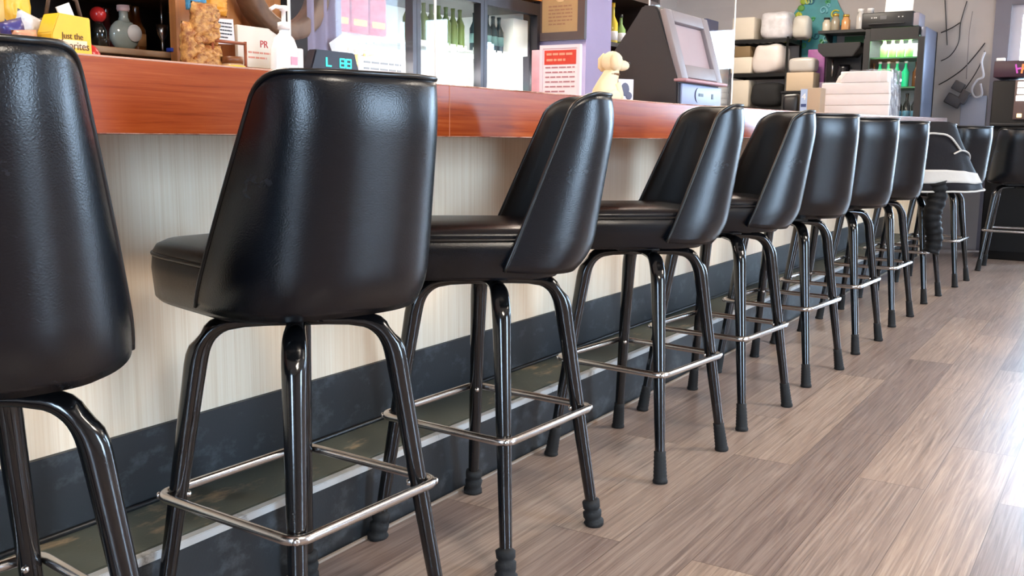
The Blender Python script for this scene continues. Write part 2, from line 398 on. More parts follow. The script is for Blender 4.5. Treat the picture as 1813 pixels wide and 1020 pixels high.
mb = MB(); run(lambda y: [(XFAS, y, bar_z(y)-.004), (XFAS-.004, y, bar_z(y)), (XFAS-.0195, y, bar_z(y)), (XFAS-.0195, y, bar_z(y)-.116), (XFAS-.002, y, bar_z(y)-.116), (XFAS, y, bar_z(y)-.114)], ys, mb)
mb.build('fascia', M_FASC, bar, label='red brown wood fascia along the counter edge')
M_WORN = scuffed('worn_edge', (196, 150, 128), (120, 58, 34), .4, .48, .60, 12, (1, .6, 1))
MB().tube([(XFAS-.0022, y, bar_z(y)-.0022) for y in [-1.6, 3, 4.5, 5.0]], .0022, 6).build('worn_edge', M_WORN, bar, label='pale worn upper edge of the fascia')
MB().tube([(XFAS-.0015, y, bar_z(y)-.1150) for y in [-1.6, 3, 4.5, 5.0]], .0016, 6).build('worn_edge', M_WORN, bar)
MB().box((XFAS+.0002, 1.81, bar_z(1.8)-.058), (.001, .0016, .115)).build('seam', mat('pale_seam', (206, 130, 90), .5), bar)
mb = MB(); run(lambda y: [(XFAS+.003, y, bar_z(y)-.004), (XFAS, y, bar_z(y)+.001), (XFAS-.0195, y, bar_z(y)+.001), (XFAS-.0195, y, bar_z(y)-.117), (XFAS, y, bar_z(y)-.117), (XFAS+.003, y, bar_z(y)-.114)], [5.0, 6.16, 7.6, YB1+.004], mb)  # far fascia overlaid with a pale facing that paints in its glare
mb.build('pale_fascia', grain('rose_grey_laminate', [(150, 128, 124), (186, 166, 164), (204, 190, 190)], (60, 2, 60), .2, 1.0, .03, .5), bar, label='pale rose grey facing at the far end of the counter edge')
MB().box((XPAN-.02, (YB0+YB1)/2, .64), (.04, YB1-YB0, .70)).build('front_panel', M_PANEL, bar, label='cream vertical grained front panel')
mb = MB().box((XPAN+.0055, (YB0+YB1)/2, .255), (.011, YB1-YB0, .157)); mb.build('kick_band', M_BAND, bar, label='dark slate rubber band')
MB().tube([(XPAN+.016, YB0, .181), (XPAN+.016, YB1, .181)], .006, 8).build('cove_strip', mat('black_cove', (16, 17, 19), .4), bar)
st = MB().box(((XPAN+XSTEP)/2, (YB0+YB1)/2, .085), (XSTEP-XPAN-.006, YB1-YB0, .169)).build('foot_step', M_BAND, bar)
MB().box(((XPAN+XSTEP)/2-.014, (YB0+YB1)/2, .172), (XSTEP-XPAN-.03, YB1-YB0, .007)).build('tread', M_TREAD, st, label='olive rubber tread worn bare in patches')
mb = MB()
mb.box((XSTEP-.008, (YB0+YB1)/2, .1745), (.018, YB1-YB0, .005)); mb.box((XSTEP+.0005, (YB0+YB1)/2, .1685), (.004, YB1-YB0, .014))
mb.build('step_edge', M_NOSE, st, label='worn white metal step edge')
MB().box((-1.72, YB1-.01, .52), (.55, .03, 1.04)).build('end_panel', M_PANEL, bar)
MB().box((XSTEP+.008, (YB0+YB1)/2, .004), (.007, YB1-YB0, .006)).build('floor_trim', mat('pale_caulk', (150, 136, 124), .7), bar)

# ------------------------------------------------------------------ bar stools
def back_pt(t, h, off=0.0):
    """T -1..1 round the back from one wing edge to the other, H 0..1 upwards; sitter faces +y"""
    at_ = abs(t); s = max(0, (at_-.66)/.34)
    ztop = 1.0215 - .036*(1-math.sqrt(max(0, 1-s*s))); zbot = .640 + .012*at_**3
    z = zbot + (ztop-zbot)*h
    k = (z-.640)/.3815
    A = .2005 - .0455*max(0, k)**1.2 - .006*max(0, 1-k/.20)**2.2
    yb = -.2467 - .062*k + .032*max(0, 1-k/.20)**2.2 + .021*max(0, (k-.74)/.26)**2.2
    yw = -.0297 - .159*k
    a = t*PI/2
    x = A*math.copysign(abs(math.sin(a))**.74, a); y = yb + (yw-yb)*(1-max(0, math.cos(a))**.95)
    return Vector((x, y, z))
def make_back(root):
    NU, NV = 44, 26
    tt = [math.sin((i/(NU-1)*2-1)*PI/2*.86)/math.sin(PI/2*.86) for i in range(NU)]
    hh = [j/(NV-1) for j in range(NV)]
    O = [[back_pt(t, h) for h in hh] for t in tt]; I = []
    for i, t in enumerate(tt):
        row = []
        for j, h in enumerate(hh):
            e = 1e-3
            du = back_pt(min(1, t+e), h)-back_pt(max(-1, t-e), h); dv = back_pt(t, min(1, h+e))-back_pt(t, max(0, h-e))
            n = du.cross(dv).normalized()
            if n.dot(Vector((0, 1, 0))) < 0 and abs(t) < .5: n = -n
            ctr = Vector((0, .10, O[i][j].z))
            if n.dot(ctr-O[i][j]) < 0: n = -n
            edge = min(1, (1-abs(t))/.12, (1-h)/.10, h/.05)
            th = .017 + .019*math.sqrt(max(0, edge))
            row.append(O[i][j] + n*th)
        I.append(row)
    mb = MB(); Vo = mb.grid(O, mi=0); Vi = mb.grid(I, mi=1)
    rimo = [Vo[i][0] for i in range(NU)] + [Vo[-1][j] for j in range(1, NV)] + [Vo[i][-1] for i in range(NU-2, -1, -1)] + [Vo[0][j] for j in range(NV-2, 0, -1)]
    rimi = [Vi[i][0] for i in range(NU)] + [Vi[-1][j] for j in range(1, NV)] + [Vi[i][-1] for i in range(NU-2, -1, -1)] + [Vi[0][j] for j in range(NV-2, 0, -1)]
    n = len(rimo)
    for k in range(n):
        f = mb.bm.faces.new((rimo[k], rimo[(k+1) % n], rimi[(k+1) % n], rimi[k])); f.smooth = True; f.material_index = 1
    rim = [v.co.copy() for v in rimo]; rimn = [((a.co-b.co)*.35 + b.co*0) for a, b in zip(rimi, rimo)]
    b = mb.build('backrest', [M_VINYL, M_VINYL_IN], root)
    p1 = [r + d*.12 for r, d in zip(rim, rimn)]; nb = NU-1
    MB().tube(p1[nb:]+p1[:1], .0042, 8).build('piping', M_PIPE, b)
    return b
def seat_ring(z, grow, n=48, e=3.6):
    r = []
    for k in range(n):
        a = 2*PI*k/n; ca, sa = math.cos(a), math.sin(a)
        hx = (.178 + .014*sa if sa > 0 else .178) + grow; hy = (.250 if sa > 0 else .190) + grow
        r.append(Vector((hx*math.copysign(abs(ca)**(2/e), ca), .012 + hy*math.copysign(abs(sa)**(2/e), sa), z)))
    return r
def make_seat(root):
    mb = MB()
    prof = [(.631, -.030), (.632, -.008), (.640, -.001), (.690, .003), (.712, .001), (.716, -.004), (.719, .001), (.732, -.006), (.740, -.022), (.745, -.06), (.748, -.11)]
    rows = [seat_ring(z, g) for z, g in prof]
    mb.grid(rows, closed_v=True, cap=True)
    s = mb.build('seat', M_VINYL, root)
    MB().tube(seat_ring(.7165, .0005), .0036, 8, closed=True).build('welt', M_PIPE, s)
def leg_pts(a):
    d = Vector((math.cos(a), math.sin(a), 0)); P = []
    path = [(.0, .607), (.05, .607), (.09, .6065), (.118, .604), (.130, .6008), (.140, .596), (.1495, .589), (.157, .581), (.1632, .571), (.168, .560), (.1718, .546), (.175, .53)]
    end = (.2595, .012); k = 14
    for i in range(1, k+1): path.append((.175 + (end[0]-.175)*i/k, .53 + (end[1]-.53)*i/k))
    rad = [.0165, .0165, .017, .0185, .0193, .020, .0203, .0205, .0205, .0205, .0203, .0200] + [.0198 - .0068*(i/k)**.9 for i in range(1, k+1)]
    flat = [.62, .62, .66, .72, .76, .8, .84, .88, .92, .95, .98, 1] + [1]*k
    return [d*r + Vector((0, 0, z)) for r, z in path], rad, flat
def make_stool(tape):
    root = thing('bar_stool', '-', 'bar stool', group='black vinyl bar stools')
    for k in range(4):
        a = k*PI/2
        P, r, fl = leg_pts(a)
        lm = MB().tube(P, r, 18, flat=fl); d = Vector((math.cos(a), math.sin(a), 0))
        nn = (d*.80+Vector((0, 0, .60))).normalized(); cc = d*.160 + Vector((0, 0, .577)) + nn*.019     # pressed saddle on the outside of the bend
        for v in lm.bm.verts: v.co -= nn*.0095*math.exp(-((v.co-cc).length/.019)**2)
        lg = lm.build('leg', M_LEG, root)
        ax = (P[-1]-P[11]).normalized()
        R = ax.to_track_quat('-Z', 'Y').to_matrix(); foot = Vector(d*.261)
        mb = MB()
        if tape:      # tips bound with lumpy tape
            prof = [(.0, 0), (.024, 0), (.025, .010), (.019, .016), (.0215, .024), (.0225, .036), (.0165, .041), (.021, .047), (.0215, .062), (.015, .066), (.013, .067)]
            mb.lathe(prof, foot, 16, R=R); mb.jitter(.003, 45, k)
        else:
            prof = [(0, 0), (.020, 0), (.021, .006)]
            for i in range(7): prof += [(.0195-.0004*i, .010+i*.010), (.0182-.0004*i, .015+i*.010)]
            prof += [(.0165, .086), (.0135, .088)]
            mb.lathe(prof, foot, 16, R=R)
        for v in mb.bm.verts: v.co.z = max(v.co.z, .0006)
        mb.build('rubber_foot', M_RUB, lg)
        # rivet in the saddle of the bend, bolt through the ring
        rr = .175 + (.2595-.175)*(.53-.2956)/(.518)
        bo = MB().lathe([(.0, .006), (.005, .005), (.006, .0), (.006, -.004)], d*(rr-.0165) + Vector((0, 0, .2956)), 10, R=(-d).to_track_quat('Z', 'Y').to_matrix())
        bo.build('bolt', M_CHROME, lg)
    # footrest ring round the outside of the legs, corners at the legs
    C = .238; pts = []
    for k in range(4):
        a = k*PI/2; n = 7
        for i in range(n):
            b = a - PI/4 + (PI/2)*i/(n-1); ctr = Vector((math.cos(a), math.sin(a), 0))*(C-.028*1.0)
            pts.append(ctr + Vector((math.cos(b), math.sin(b), 0))*.028 + Vector((0, 0, .2956)))
    fr = MB().tube(pts, .0088, 12, closed=True).build('footrest_ring', M_CHROME, root)
    for k in range(4):
        a = k*PI/2; d = Vector((math.cos(a), math.sin(a), 0))
        MB().lathe([(.0, .0035), (.004, .003), (.0062, .001), (.0065, -.002)], d*(C+.0088) + Vector((0, 0, .2956)), 12, R=d.to_track_quat('Z', 'Y').to_matrix()).build('screw', M_CHROME, fr)
    MB().box((0, 0, .626), (.17, .17, .008), bev=.002).box((0, 0, .619), (.12, .12, .010), bev=.002).build('swivel_plate', mat('black_steel', (14, 14, 15), .4, .4), root)
    return root
def turn_top(root, rz, sh):
    """the swivelling upper half: seat and backrest turned by RZ about the stool's axis"""
    for ch in root.children:
        if ch.name.split('.')[0] in ('seat', 'backrest', 'swivel_plate'): ch.rotation_euler = (0, 0, rz); ch.location = sh
proto = {}
for key in (True, False):
    r = make_stool(key); make_seat(r); make_back(r); proto[key] = r
STOOLS = [  # x, y, base angle, facing (deg), taped feet, label
    (-1.205, .615, .66, 53, True, 'black bar stool at the left edge of the view, cut off by the frame', (-.026, .044)),
    (-1.232, 1.240, .745, 75, True, 'large black bar stool in front of the card reader, its broad back to us', (-.0215, .009)),
    (-1.231, 1.853, .740, 130, True, 'black bar stool turned sideways in front of the red headed table sign', (-.011, -.03)),
    (-1.188, 2.592, .680, 131.5, False, 'black bar stool turned sideways in front of the touchscreen terminal', (-.02, -.023)),
    (-1.170, 3.189, .690, 127, False, 'smaller side-on black bar stool just beyond the terminal', (-.01, -.01)),
    (-1.159, 3.870, .700, 47, False, 'black bar stool with its back to us below the grey parcels and white containers', (0, 0)),
    (-1.149, 4.565, .735, 45, False, 'black bar stool with its back to us in front of the lit drinks fridge', (0, 0)),
    (-1.150, 5.326, .735, 42, False, 'narrow looking black bar stool right before the one with the jacket', (0, 0)),
    (-1.146, 6.176, .735, 40, False, 'black bar stool carrying the striped jacket', (0, 0)),
    (-1.101, 6.994, .735, 50, False, 'black bar stool just past the jacket at the far end of the bar', (.03, 0)),
    (-.735, 7.97, .80, 12, False, 'black bar stool in front of the game cabinet at the far right', (0, 0)),
]
used = set()
for x, y, ba, face, tape, lab, sh in STOOLS:
    r = proto[tape] if tape not in used else copy_tree(proto[tape])
    used.add(tape)
    r.location = (x, y, 0); r.rotation_euler = (0, 0, ba); r['label'] = lab
    turn_top(r, math.radians(face) - ba, Matrix.Rotation(-ba, 3, 'Z') @ Vector((*sh, 0)))
#BACKGROUND
# ------------------------------------------------------------------ left end: snacks and bottles on the bar
def pillow(w, h, d, nu=14, nv=18, wob=.004, seed=0):
    """stuffed bag, w x h, facing +x; base at z=0, flat crimped ends"""
    rr = random.Random(seed); mb = MB(); rows = []
    for side in (1, -1):
        P = []
        for i in range(nu+1):
            row = []
            for j in range(nv+1):
                a, b = i/nu*2-1, j/nv*2-1
                k = max(0, (1-abs(a)**2.6))**.6*max(0, (1-abs(b)**3.2))**.6
                row.append(Vector((side*d/2*k + side*.0008 + rr.uniform(-1, 1)*wob*k, a*w/2*(1-.05*(1-b*b)), (b+1)/2*h)))
            P.append(row)
        mb.grid(P)
    bmesh.ops.remove_doubles(mb.bm, verts=mb.bm.verts, dist=.0022)
    return mb
def box_thing(name, label, cat, ctr, size, m, bev=.004, group=None, rotz=0, **kw):
    o = MB().box((0, 0, size[2]/2), size, bev=bev).build(name, m); tag(o, label, cat, group, ctr, rotz); return o
BT = lambda y: bar_z(y)+.0005
M_YEL = mat('yellow_pack', (238, 190, 44), .4, var=.15, vscale=20); M_ORG = mat('orange_pack', (240, 160, 50), .4, var=.25, vscale=14)
M_DARKW = mat('dark_stained_wood', (40, 26, 20), .5, var=.3, vscale=12); M_PINE = grain('orange_panel_wood', [(150, 90, 46), (190, 124, 70), (206, 146, 92)], (30, 30, 1.6), .45, 1.0, .05)
# cabinet behind the bar with its open dark compartment
cab = thing('back_cabinet', 'wooden cabinet behind the bar with a dark open bottle compartment', 'cabinet', (-2.06, 1.2, 0))
MB().box((-.2, 0.27, .52), (.4, 1.76, 1.04)).build('base_unit', M_DARKW, cab)
MB().box((-.205, .36, 1.124), (.36, .94, .016), bev=.003).build('shelf_board', grain('shelf_oak', [(120, 92, 66), (168, 138, 104)], (30, 2, 30), .4), cab)
MB().box((-.385, .36, 1.17), (.02, .94, .26)).build('back_board', M_DARKW, cab)
MB().box((-.2, -.12, 1.17), (.4, .022, .26)).build('side_board', mat('brown_post', (150, 104, 62), .5), cab)
MB().box((-.205, .36, 1.29), (.36, .94, .024), bev=.003).build('top_board', grain('shelf_oak', [], (1, 1, 1), .4) if 'shelf_oak' in MATS else M_PINE, cab)
MB().box((-.21, .36, 1.42), (.36, .92, .24)).build('upper_unit', M_DARKW, cab)
MB().box((-.012, .66, 1.31), (.024, .36, .56)).build('side_panel', M_PINE, cab, label='orange brown wood panel')
MB().box((-.2, .835, 1.31), (.37, .012, .54)).build('side_board', M_DARKW, cab)
# bags and the yellow box
o = pillow(.17, .21, .05, seed=3).build('snack_bag', [mat('orange_cream_pack', (246, 190, 110), .35, var=.35, vscale=9)]); tag(o, 'orange and cream snack bag at the far left on the bar', 'snack bag', None, (-1.80, 1.005, BT(1)), .1)
o = pillow(.085, .22, .045, seed=4).build('snack_bag', [M_YEL]); tag(o, 'tall plain yellow snack bag beside the orange one', 'snack bag', None, (-1.84, 1.115, BT(1)), .05)
g = 'small candy packets in a heap'
cand = [((70, 66, 130), 'violet candy packet in the heap beside the yellow carton'), ((214, 216, 226), 'silvery white candy packet on top of the heap'), ((170, 42, 52), 'red candy packet at the bottom of the heap'), ((60, 84, 120), 'blue candy packet leaning at the left of the heap'), ((208, 150, 120), 'peach pink candy packet low in the heap')]
pos = [(-1.775, 1.085, .045, .3), (-1.79, 1.112, .062, -.3), (-1.745, 1.075, .004, .2), (-1.80, 1.065, .05, -.6), (-1.755, 1.092, .026, .1)]
for (col, lab), (x, y, z, rx) in zip(cand, pos):
    o = pillow(.055, .045, .026, 8, 8, .004, int(x*-1e4)+col[0]).build('candy_packet', mat('candy_%d' % col[0], col, .3, var=.4, vscale=40)); tag(o, lab, 'candy packet', g, (x, y, BT(y)+z)); o.rotation_euler = (rx, 0, .15)
r = thing('carton', 'yellow snack carton with two lines of lettering on the left part of the bar', 'carton', (-1.75, 1.163, BT(1.16)))
r.scale = (.8, .86, .98)
MB().prism([(-.052, 0), (.052, 0), (.050, .104), (-.026, .108), (-.044, .07)], .06, (-.03, 0, 0), R_X, bev=.002).build('body', M_YEL, r)
MB().box((.0302, .004, .052), (.001, .07, .014)).build('label_panel', mat('peach_label', (246, 214, 176), .5), r)
text('lettering', 'Just the', .017, (.031, .004, .066), R_X, mat('brown_ink', (92, 62, 30), .6), r); text('lettering', 'Favorites', .0215, (.031, .004, .048), R_X, mat('brown_ink', (0, 0, 0)), r)
r = thing('wicker_basket', 'dark little basket with a white slip behind the yellow carton', 'basket', (-1.86, 1.24, BT(1.2)))
MB().lathe([(0, 0), (.035, 0), (.045, .11), (.040, .11), (.032, .01), (0, .01)], seg=16).build('bowl', mat('wicker', (84, 62, 46), .7, var=.5, vscale=60), r)
MB().box((.036, -.02, .12), (.004, .03, .03), Matrix.Rotation(.4, 3, 'X')).build('slip', M_WHITE, r)
MB().tube([(-.0, -.04, .11), (0, -.03, .15), (0, 0, .165), (0, .03, .15), (0, .04, .11)], .004, 8).build('handle', mat('wicker', ()), r)
o = MB().ball((0, 0, .028), (.022, .028, .028)).build('red_ornament', mat('glossy_red', (180, 36, 34), .25)); tag(o, 'small red and white wrapped sweet right of the yellow carton', 'sweet', None, (-1.78, 1.233, BT(1.2)+.004))
# bottles in the dark compartment (shelf top z = 1.132)
SZ = 1.1325
def bottle(name, label, prof, loc, m, cap=None, capm=None, lab=None, labm=None, group=None, seg=18, sy=1, sx=1):
    r = thing(name, label, 'bottle', loc, 0, group)
    MB().lathe(prof, seg=seg, sx=sx, sy=sy).build('glass_body', m, r)
    if cap: MB().lathe(cap, seg=14).build('cap', capm, r)
    if lab: MB().lathe(lab, seg=seg, sx=sx, sy=sy).build('label', labm, r)
    return r
M_CLR = mat('clear_bottle_glass', (150, 164, 160), .08, spec=.8); M_AMB = mat('amber_bottle_glass', (98, 56, 26), .1, spec=.8); M_DKG = mat('dark_bottle_glass', (18, 22, 20), .08, spec=.8)
M_GRN = mat('green_bottle_glass', (46, 96, 52), .1, spec=.8); M_GOLD = mat('gold_foil', (206, 164, 74), .3, .7)
r = thing('decanter', 'round flat clear bottle with a big white round label in the compartment', 'bottle', (-2.19, 1.625, SZ))
mb = MB(); mb.ball((0, 0, .040), (.022, .042, .040), 20); mb.lathe([(.016, .072), (.011, .085), (.011, .098), (.013, .100)], seg=14); mb.build('glass_body', M_CLR, r)
MB().lathe([(0, 0), (.021, 0), (.021, .003), (0, .003)], (.0205, .014, .046), 20, R=R_X).build('label', mat('white_label', (226, 228, 230), .5), r)
MB().lathe([(0, .099), (.014, .099), (.016, .105), (.015, .114), (0, .115)], seg=14).build('cap', mat('pinkish_white_cap', (232, 206, 206), .4), r)
bottle('bottle', 'dark bottle with a round red top in the compartment', [(0, 0), (.018, 0), (.019, .045), (.012, .06), (.008, .07)], (-2.20, 1.56, SZ), M_DKG)
o = [x for x in bpy.data.objects if x.name.startswith('bottle') and x.get('label', '').startswith('dark bottle with a round red')][0]
MB().ball((0, 0, .085), .0195).build('cap', mat('glossy_red', ()), o)
o = MB().lathe([(0, 0), (.012, 0), (.014, .026), (.012, .026), (.010, .003), (0, .003)]).build('shot_glass', M_GLASS); tag(o, 'tiny shot glass at the left front of the bottle shelf', 'glass', None, (-2.12, 1.515, SZ))
pb = [(0, 0), (.022, 0), (.023, .004), (.023, .062), (.012, .082), (.009, .118), (.010, .122), (0, .123)]
bottle('bottle', 'brown square shouldered whisky bottle beside the round decanter', pb, (-2.24, 1.70, SZ), M_AMB, None, None, [(.0235, .02), (.0235, .052)], mat('tan_label', (166, 120, 76), .6))
bottle('bottle', 'tall brown bottle at the back of the compartment', [(p[0], p[1]*1.12) for p in pb], (-2.33, 1.745, SZ), M_AMB)
bottle('bottle', 'dark red bottle behind the decanter', pb, (-2.34, 1.685, SZ), mat('wine_glass', (70, 24, 22), .1, spec=.8))
r = thing('jigger_stand', 'slim silver pourer stem standing in the compartment', 'bar tool', (-2.17, 1.725, SZ))
MB().lathe([(0, 0), (.014, 0), (.013, .003), (.004, .008), (.004, .035), (.012, .05), (.015, .075), (.013, .075), (.003, .05), (0, .05)]).build('jigger', M_CHROME, r)
MB().tube([(0, 0, .05), (0, 0, .135)], .0025, 8).build('stem', M_CHROME, r)
bottle('bottle', 'white capped bottle behind the black caddy', [(0, 0), (.02, 0), (.02, .055), (.012, .07), (.011, .085)], (-2.27, 1.86, SZ), mat('cream_plastic', (214, 200, 182), .5), [(0, .085), (.013, .085), (.013, .108), (0, .108)], mat('cream_cap', (222, 206, 184), .4))
o = MB().lathe([(0, 0), (.03, 0), (.034, .06), (.031, .06), (.027, .004), (0, .004)]).build('caddy', M_BLK); tag(o, 'black bar caddy at the right end of the bottle shelf', 'caddy', None, (-2.16, 1.805, SZ))
box_thing('card_box', 'small blue box lying at the front of the bottle shelf', 'box', (-2.085, 1.70, SZ), (.022, .05, .010), mat('bright_blue', (38, 66, 168), .5), .002)
# hanging snacks, papers, panel sign, wooden hoop
r = thing('snack_rack', 'thin orange brown wire stand holding the jar below the paper slip', 'rack', (-1.93, 1.73, BT(1.7)))
M_RACK = mat('copper_wire', (150, 82, 52), .4, .3)
for q in ([(0, -.05, .11), (0, .055, .11)], [(0, .055, .115), (0, .055, .0)], [(-.06, .055, 0), (.03, .055, .0)], [(-.06, -.05, 0), (.03, -.05, 0)], [(0, -.05, .115), (0, -.05, 0)]):
    MB().tube(q, .004, 8).build('wire', M_RACK, r)
M_MIX = scuffed('snack_mix', (214, 160, 92), (150, 84, 40), .5, .42, .60, 60, bump=.8, bscale=90, worn_rough=.5)
for i, (y, z, w, h, lab) in enumerate([(1.672, .0, .088, .10, 'large bag of mixed snack pieces standing on the bar'), (1.668, .098, .08, .10, 'upper bag of mixed snack pieces above the large one'), (1.640, .03, .06, .12, 'paler side bag of snack pieces left of the large bags')]):
    o = pillow(w, h, .045, wob=.012, seed=20+i).build('snack_bag', M_MIX); tag(o, lab, 'snack bag', 'bags of mixed snacks', (-1.94-.015*(i == 2), y, BT(y)+z), .0)
o = pillow(.06, .06, .03, seed=31).build('snack_bag', mat('blue_pack', (64, 132, 168), .35, var=.5, vscale=30)); tag(o, 'crumpled blue snack packet at the top of the hanging bags', 'snack bag', None, (-1.955, 1.655, BT(1.6)+.178))
o = pillow(.075, .06, .03, seed=32).build('snack_bag', M_ORG); tag(o, 'orange yellow snack packet pinned right of the blue one', 'snack bag', None, (-1.99, 1.745, BT(1.6)+.178))
r = thing('paper_note', 'white paper slip pinned to the wood panel beside the snack bags', 'note', (-1.985, 1.768, 1.155))
MB().box((0, 0, .031), (.0015, .062, .062), Matrix.Rotation(.06, 3, 'X')).build('sheet', M_WHITE, r); scribble('writing', R_X, (.0015, 0, .034), .046, .044, 5, M_INK, r, 4)
r = thing('jar', 'small jar with yellow label under the paper slip', 'jar', (-1.90, 1.715, BT(1.7)))
MB().lathe([(0, 0), (.028, 0), (.03, .006), (.03, .05), (.024, .056), (0, .056)], seg=20).build('glass_body', mat('peach_jar', (200, 158, 118), .2), r)
MB().lathe([(.0303, .028), (.0306, .05), (.0303, .05)], seg=20).build('label', M_YEL, r); MB().lathe([(0, .056), (.026, .056), (.026, .072), (0, .072)], seg=20).build('lid', mat('brown_lid', (120, 70, 36), .4), r)
r = thing('price_sign', 'cream sign with PR in red letters on the wood panel', 'sign', (-1.99, 1.885, 1.10))
MB().box((0, 0, .055), (.012, .15, .105), bev=.002).build('board', mat('cream_board', (232, 222, 204), .6), r)
text('lettering', 'PR', .026, (.0065, .015, .064), R_X, M_RED, r); scribble('small_print', R_X, (.0065, .005, .035), .09, .026, 2, mat('salmon_ink', (220, 150, 130), .7), r, 8)
mb = MB(); rows = []
for k in range(40):
    a = 2*PI*k/40; rows.append([Vector((x, q*math.cos(a), q*math.sin(a))) for x, q in ((0, .162), (.05, .160), (.056, .150), (.056, .122), (.05, .114), (0, .112))])
mb.grid(rows, closed_u=True, closed_v=True)
tag(mb.build('wooden_hoop', grain('barrel_oak', [(70, 46, 30), (124, 92, 66), (150, 112, 80)], (8, 8, 8), .5)), 'weathered wooden barrel hoop hung on the orange panel', 'hoop', None, (-2.033, 2.0, 1.345))
r = thing('pump_bottle', 'clear hand sanitizer pump bottle at the edge of the acrylic screen', 'bottle', (-1.66, 1.652, BT(1.65)))
MB().lathe([(0, 0), (.036, 0), (.037, .005), (.036, .075), (.026, .10), (.013, .112), (.012, .12), (0, .12)], seg=22, sx=.7).build('bottle_body', mat('milky_clear_plastic', (226, 230, 228), .2, spec=.6), r)
MB().box((.0262, .004, .05), (.001, .02, .018)).build('label', mat('pink_label', (226, 150, 168), .5), r)
mb = MB().lathe([(0, .12), (.014, .12), (.014, .135), (.005, .137), (.005, .160), (.009, .161), (.009, .172), (0, .173)], seg=14); mb.tube([(0, 0, .167), (0, -.025, .168), (0, -.04, .160)], .0045, 8); mb.build('pump', mat('white_plastic', (238, 236, 232), .35), r)
# acrylic screens
def screen(label, x, y0, y1, z1, foot=True):
    r = thing('acrylic_screen', label, 'screen', (x, (y0+y1)/2, BT((y0+y1)/2)))
    w = y1-y0; h = z1-r.location.z
    MB().box((0, 0, h/2), (.005, w, h)).build('pane', M_PLEXI, r)
    for s in (-1, 1): MB().box((0, s*(w/2+.002), h/2), (.0062, .005, h)).build('bright_edge', M_EDGE, r)
    MB().box((0, -w/2+.06, .004), (.16, .01, .008)).box((0, w/2-.06, .004), (.16, .01, .008)).build('foot', M_EDGE, r)
screen('clear acrylic screen on the bar above the second stool', -1.88, 1.892, 2.515, 1.65)
screen('clear acrylic screen behind the touchscreen terminal', -2.00, 4.35, 5.50, 1.80)
# card reader display, note
r = thing('pole_display', 'dark customer display with glowing teal digits on the bar', 'display', (-1.80, 1.962, BT(1.96)))
MB().prism([(-.098, .04), (.095, .04), (.072, .10), (-.075, .10)], .03, (-.015, 0, 0), R_X, bev=.003).build('housing', mat('navy_black_plastic', (26, 26, 40), .35), r)
MB().box((-.01, 0, .02), (.05, .08, .04)).build('base', M_BLK, r)
M_TEAL = mat('teal_digits', (40, 200, 190), .5, emit=(60, 220, 205), estr=.9)
mb = MB(); mb.box((.0158, -.038, .071), (.001, .006, .022)).box((.0158, -.03, .061), (.001, .02, .004)).build('digit', M_TEAL, r)
for dy in (.022, .046):
    mb = MB()
    for q, sz in (((0, .0815), (.02, .004)), ((0, .071), (.02, .004)), ((0, .0605), (.02, .004)), ((-.009, .071), (.004, .022)), ((.009, .071), (.004, .022))): mb.box((.0158, dy+q[0], q[1]), (.001, *sz))
    mb.build('digit', M_TEAL, r)
box_thing('paper_carton', 'plain white little carton left of the display', 'carton', (-1.82, 1.825, BT(1.8)), (.05, .055, .098), M_WHITE, .003)
r = thing('paper_note', 'white sheet with faint handwriting propped beside the display', 'note', (-1.80, 2.165, BT(2.1)))
MB().box((0, 0, .048), (.002, .205, .098)).build('sheet', M_WHITE, r); scribble('writing', R_X, (.0016, 0, .066), .16, .05, 3, mat('faint_ink', (170, 180, 184), .8), r, 12, .28)
r = thing('hanging_sheet', 'violet grey sheet with a white paper hanging behind the acrylic screen', 'sheet', (-1.985, 2.14, 1.08))
P = [[Vector((.012*math.sin(i*.9)+.0, -.075+.15*i/20, .55*j/6)) for j in range(7)] for i in range(21)]
MB().sheet(P).build('cloth', mat('violet_grey_cloth', (150, 138, 160), .8, var=.15), r)
MB().box((.022, .03, .09), (.002, .06, .07), Matrix.Rotation(.5, 3, 'X')).build('paper', M_WHITE, r)
# ------------------------------------------------------------------ beer coolers
cx0, cx1, cy0, cy1, ch = -3.94, -3.30, 3.59, 5.49, 1.76
cool = thing('beer_cooler', 'long black three door beer cooler with lit glass doors', 'cooler', (0, 0, 0))
M_WIN = mat('cooler_liner', (236, 238, 238), .5)
mb = MB(); mb.box((cx0+.03, (cy0+cy1)/2, .93), (.06, cy1-cy0, ch-.1)); mb.box(((cx0+cx1)/2, cy0+.025, .93), (cx1-cx0-.05, .05, ch-.1)); mb.box(((cx0+cx1)/2, cy1-.025, .93), (cx1-cx0-.05, .05, ch-.1)); mb.box(((cx0+cx1)/2-.02, (cy0+cy1)/2, ch-.03), (cx1-cx0-.05, cy1-cy0, .06)); mb.box(((cx0+cx1)/2, (cy0+cy1)/2, .06), (cx1-cx0, cy1-cy0, .12))
mb.build('cabinet', M_FRAME, cool)
MB().box((cx0+.064, (cy0+cy1)/2, .94), (.006, cy1-cy0-.1, 1.6)).build('liner', M_WIN, cool)
dw = (cy1-cy0)/3
for yy in (cy0+.053, cy1-.053): MB().box(((cx0+cx1)/2-.01, yy, .94), (cx1-cx0-.12, .006, 1.6)).build('liner', M_WIN, cool)
tube_m = mat('cooler_tube', (255, 255, 250), .5, emit=(250, 255, 248), estr=6)
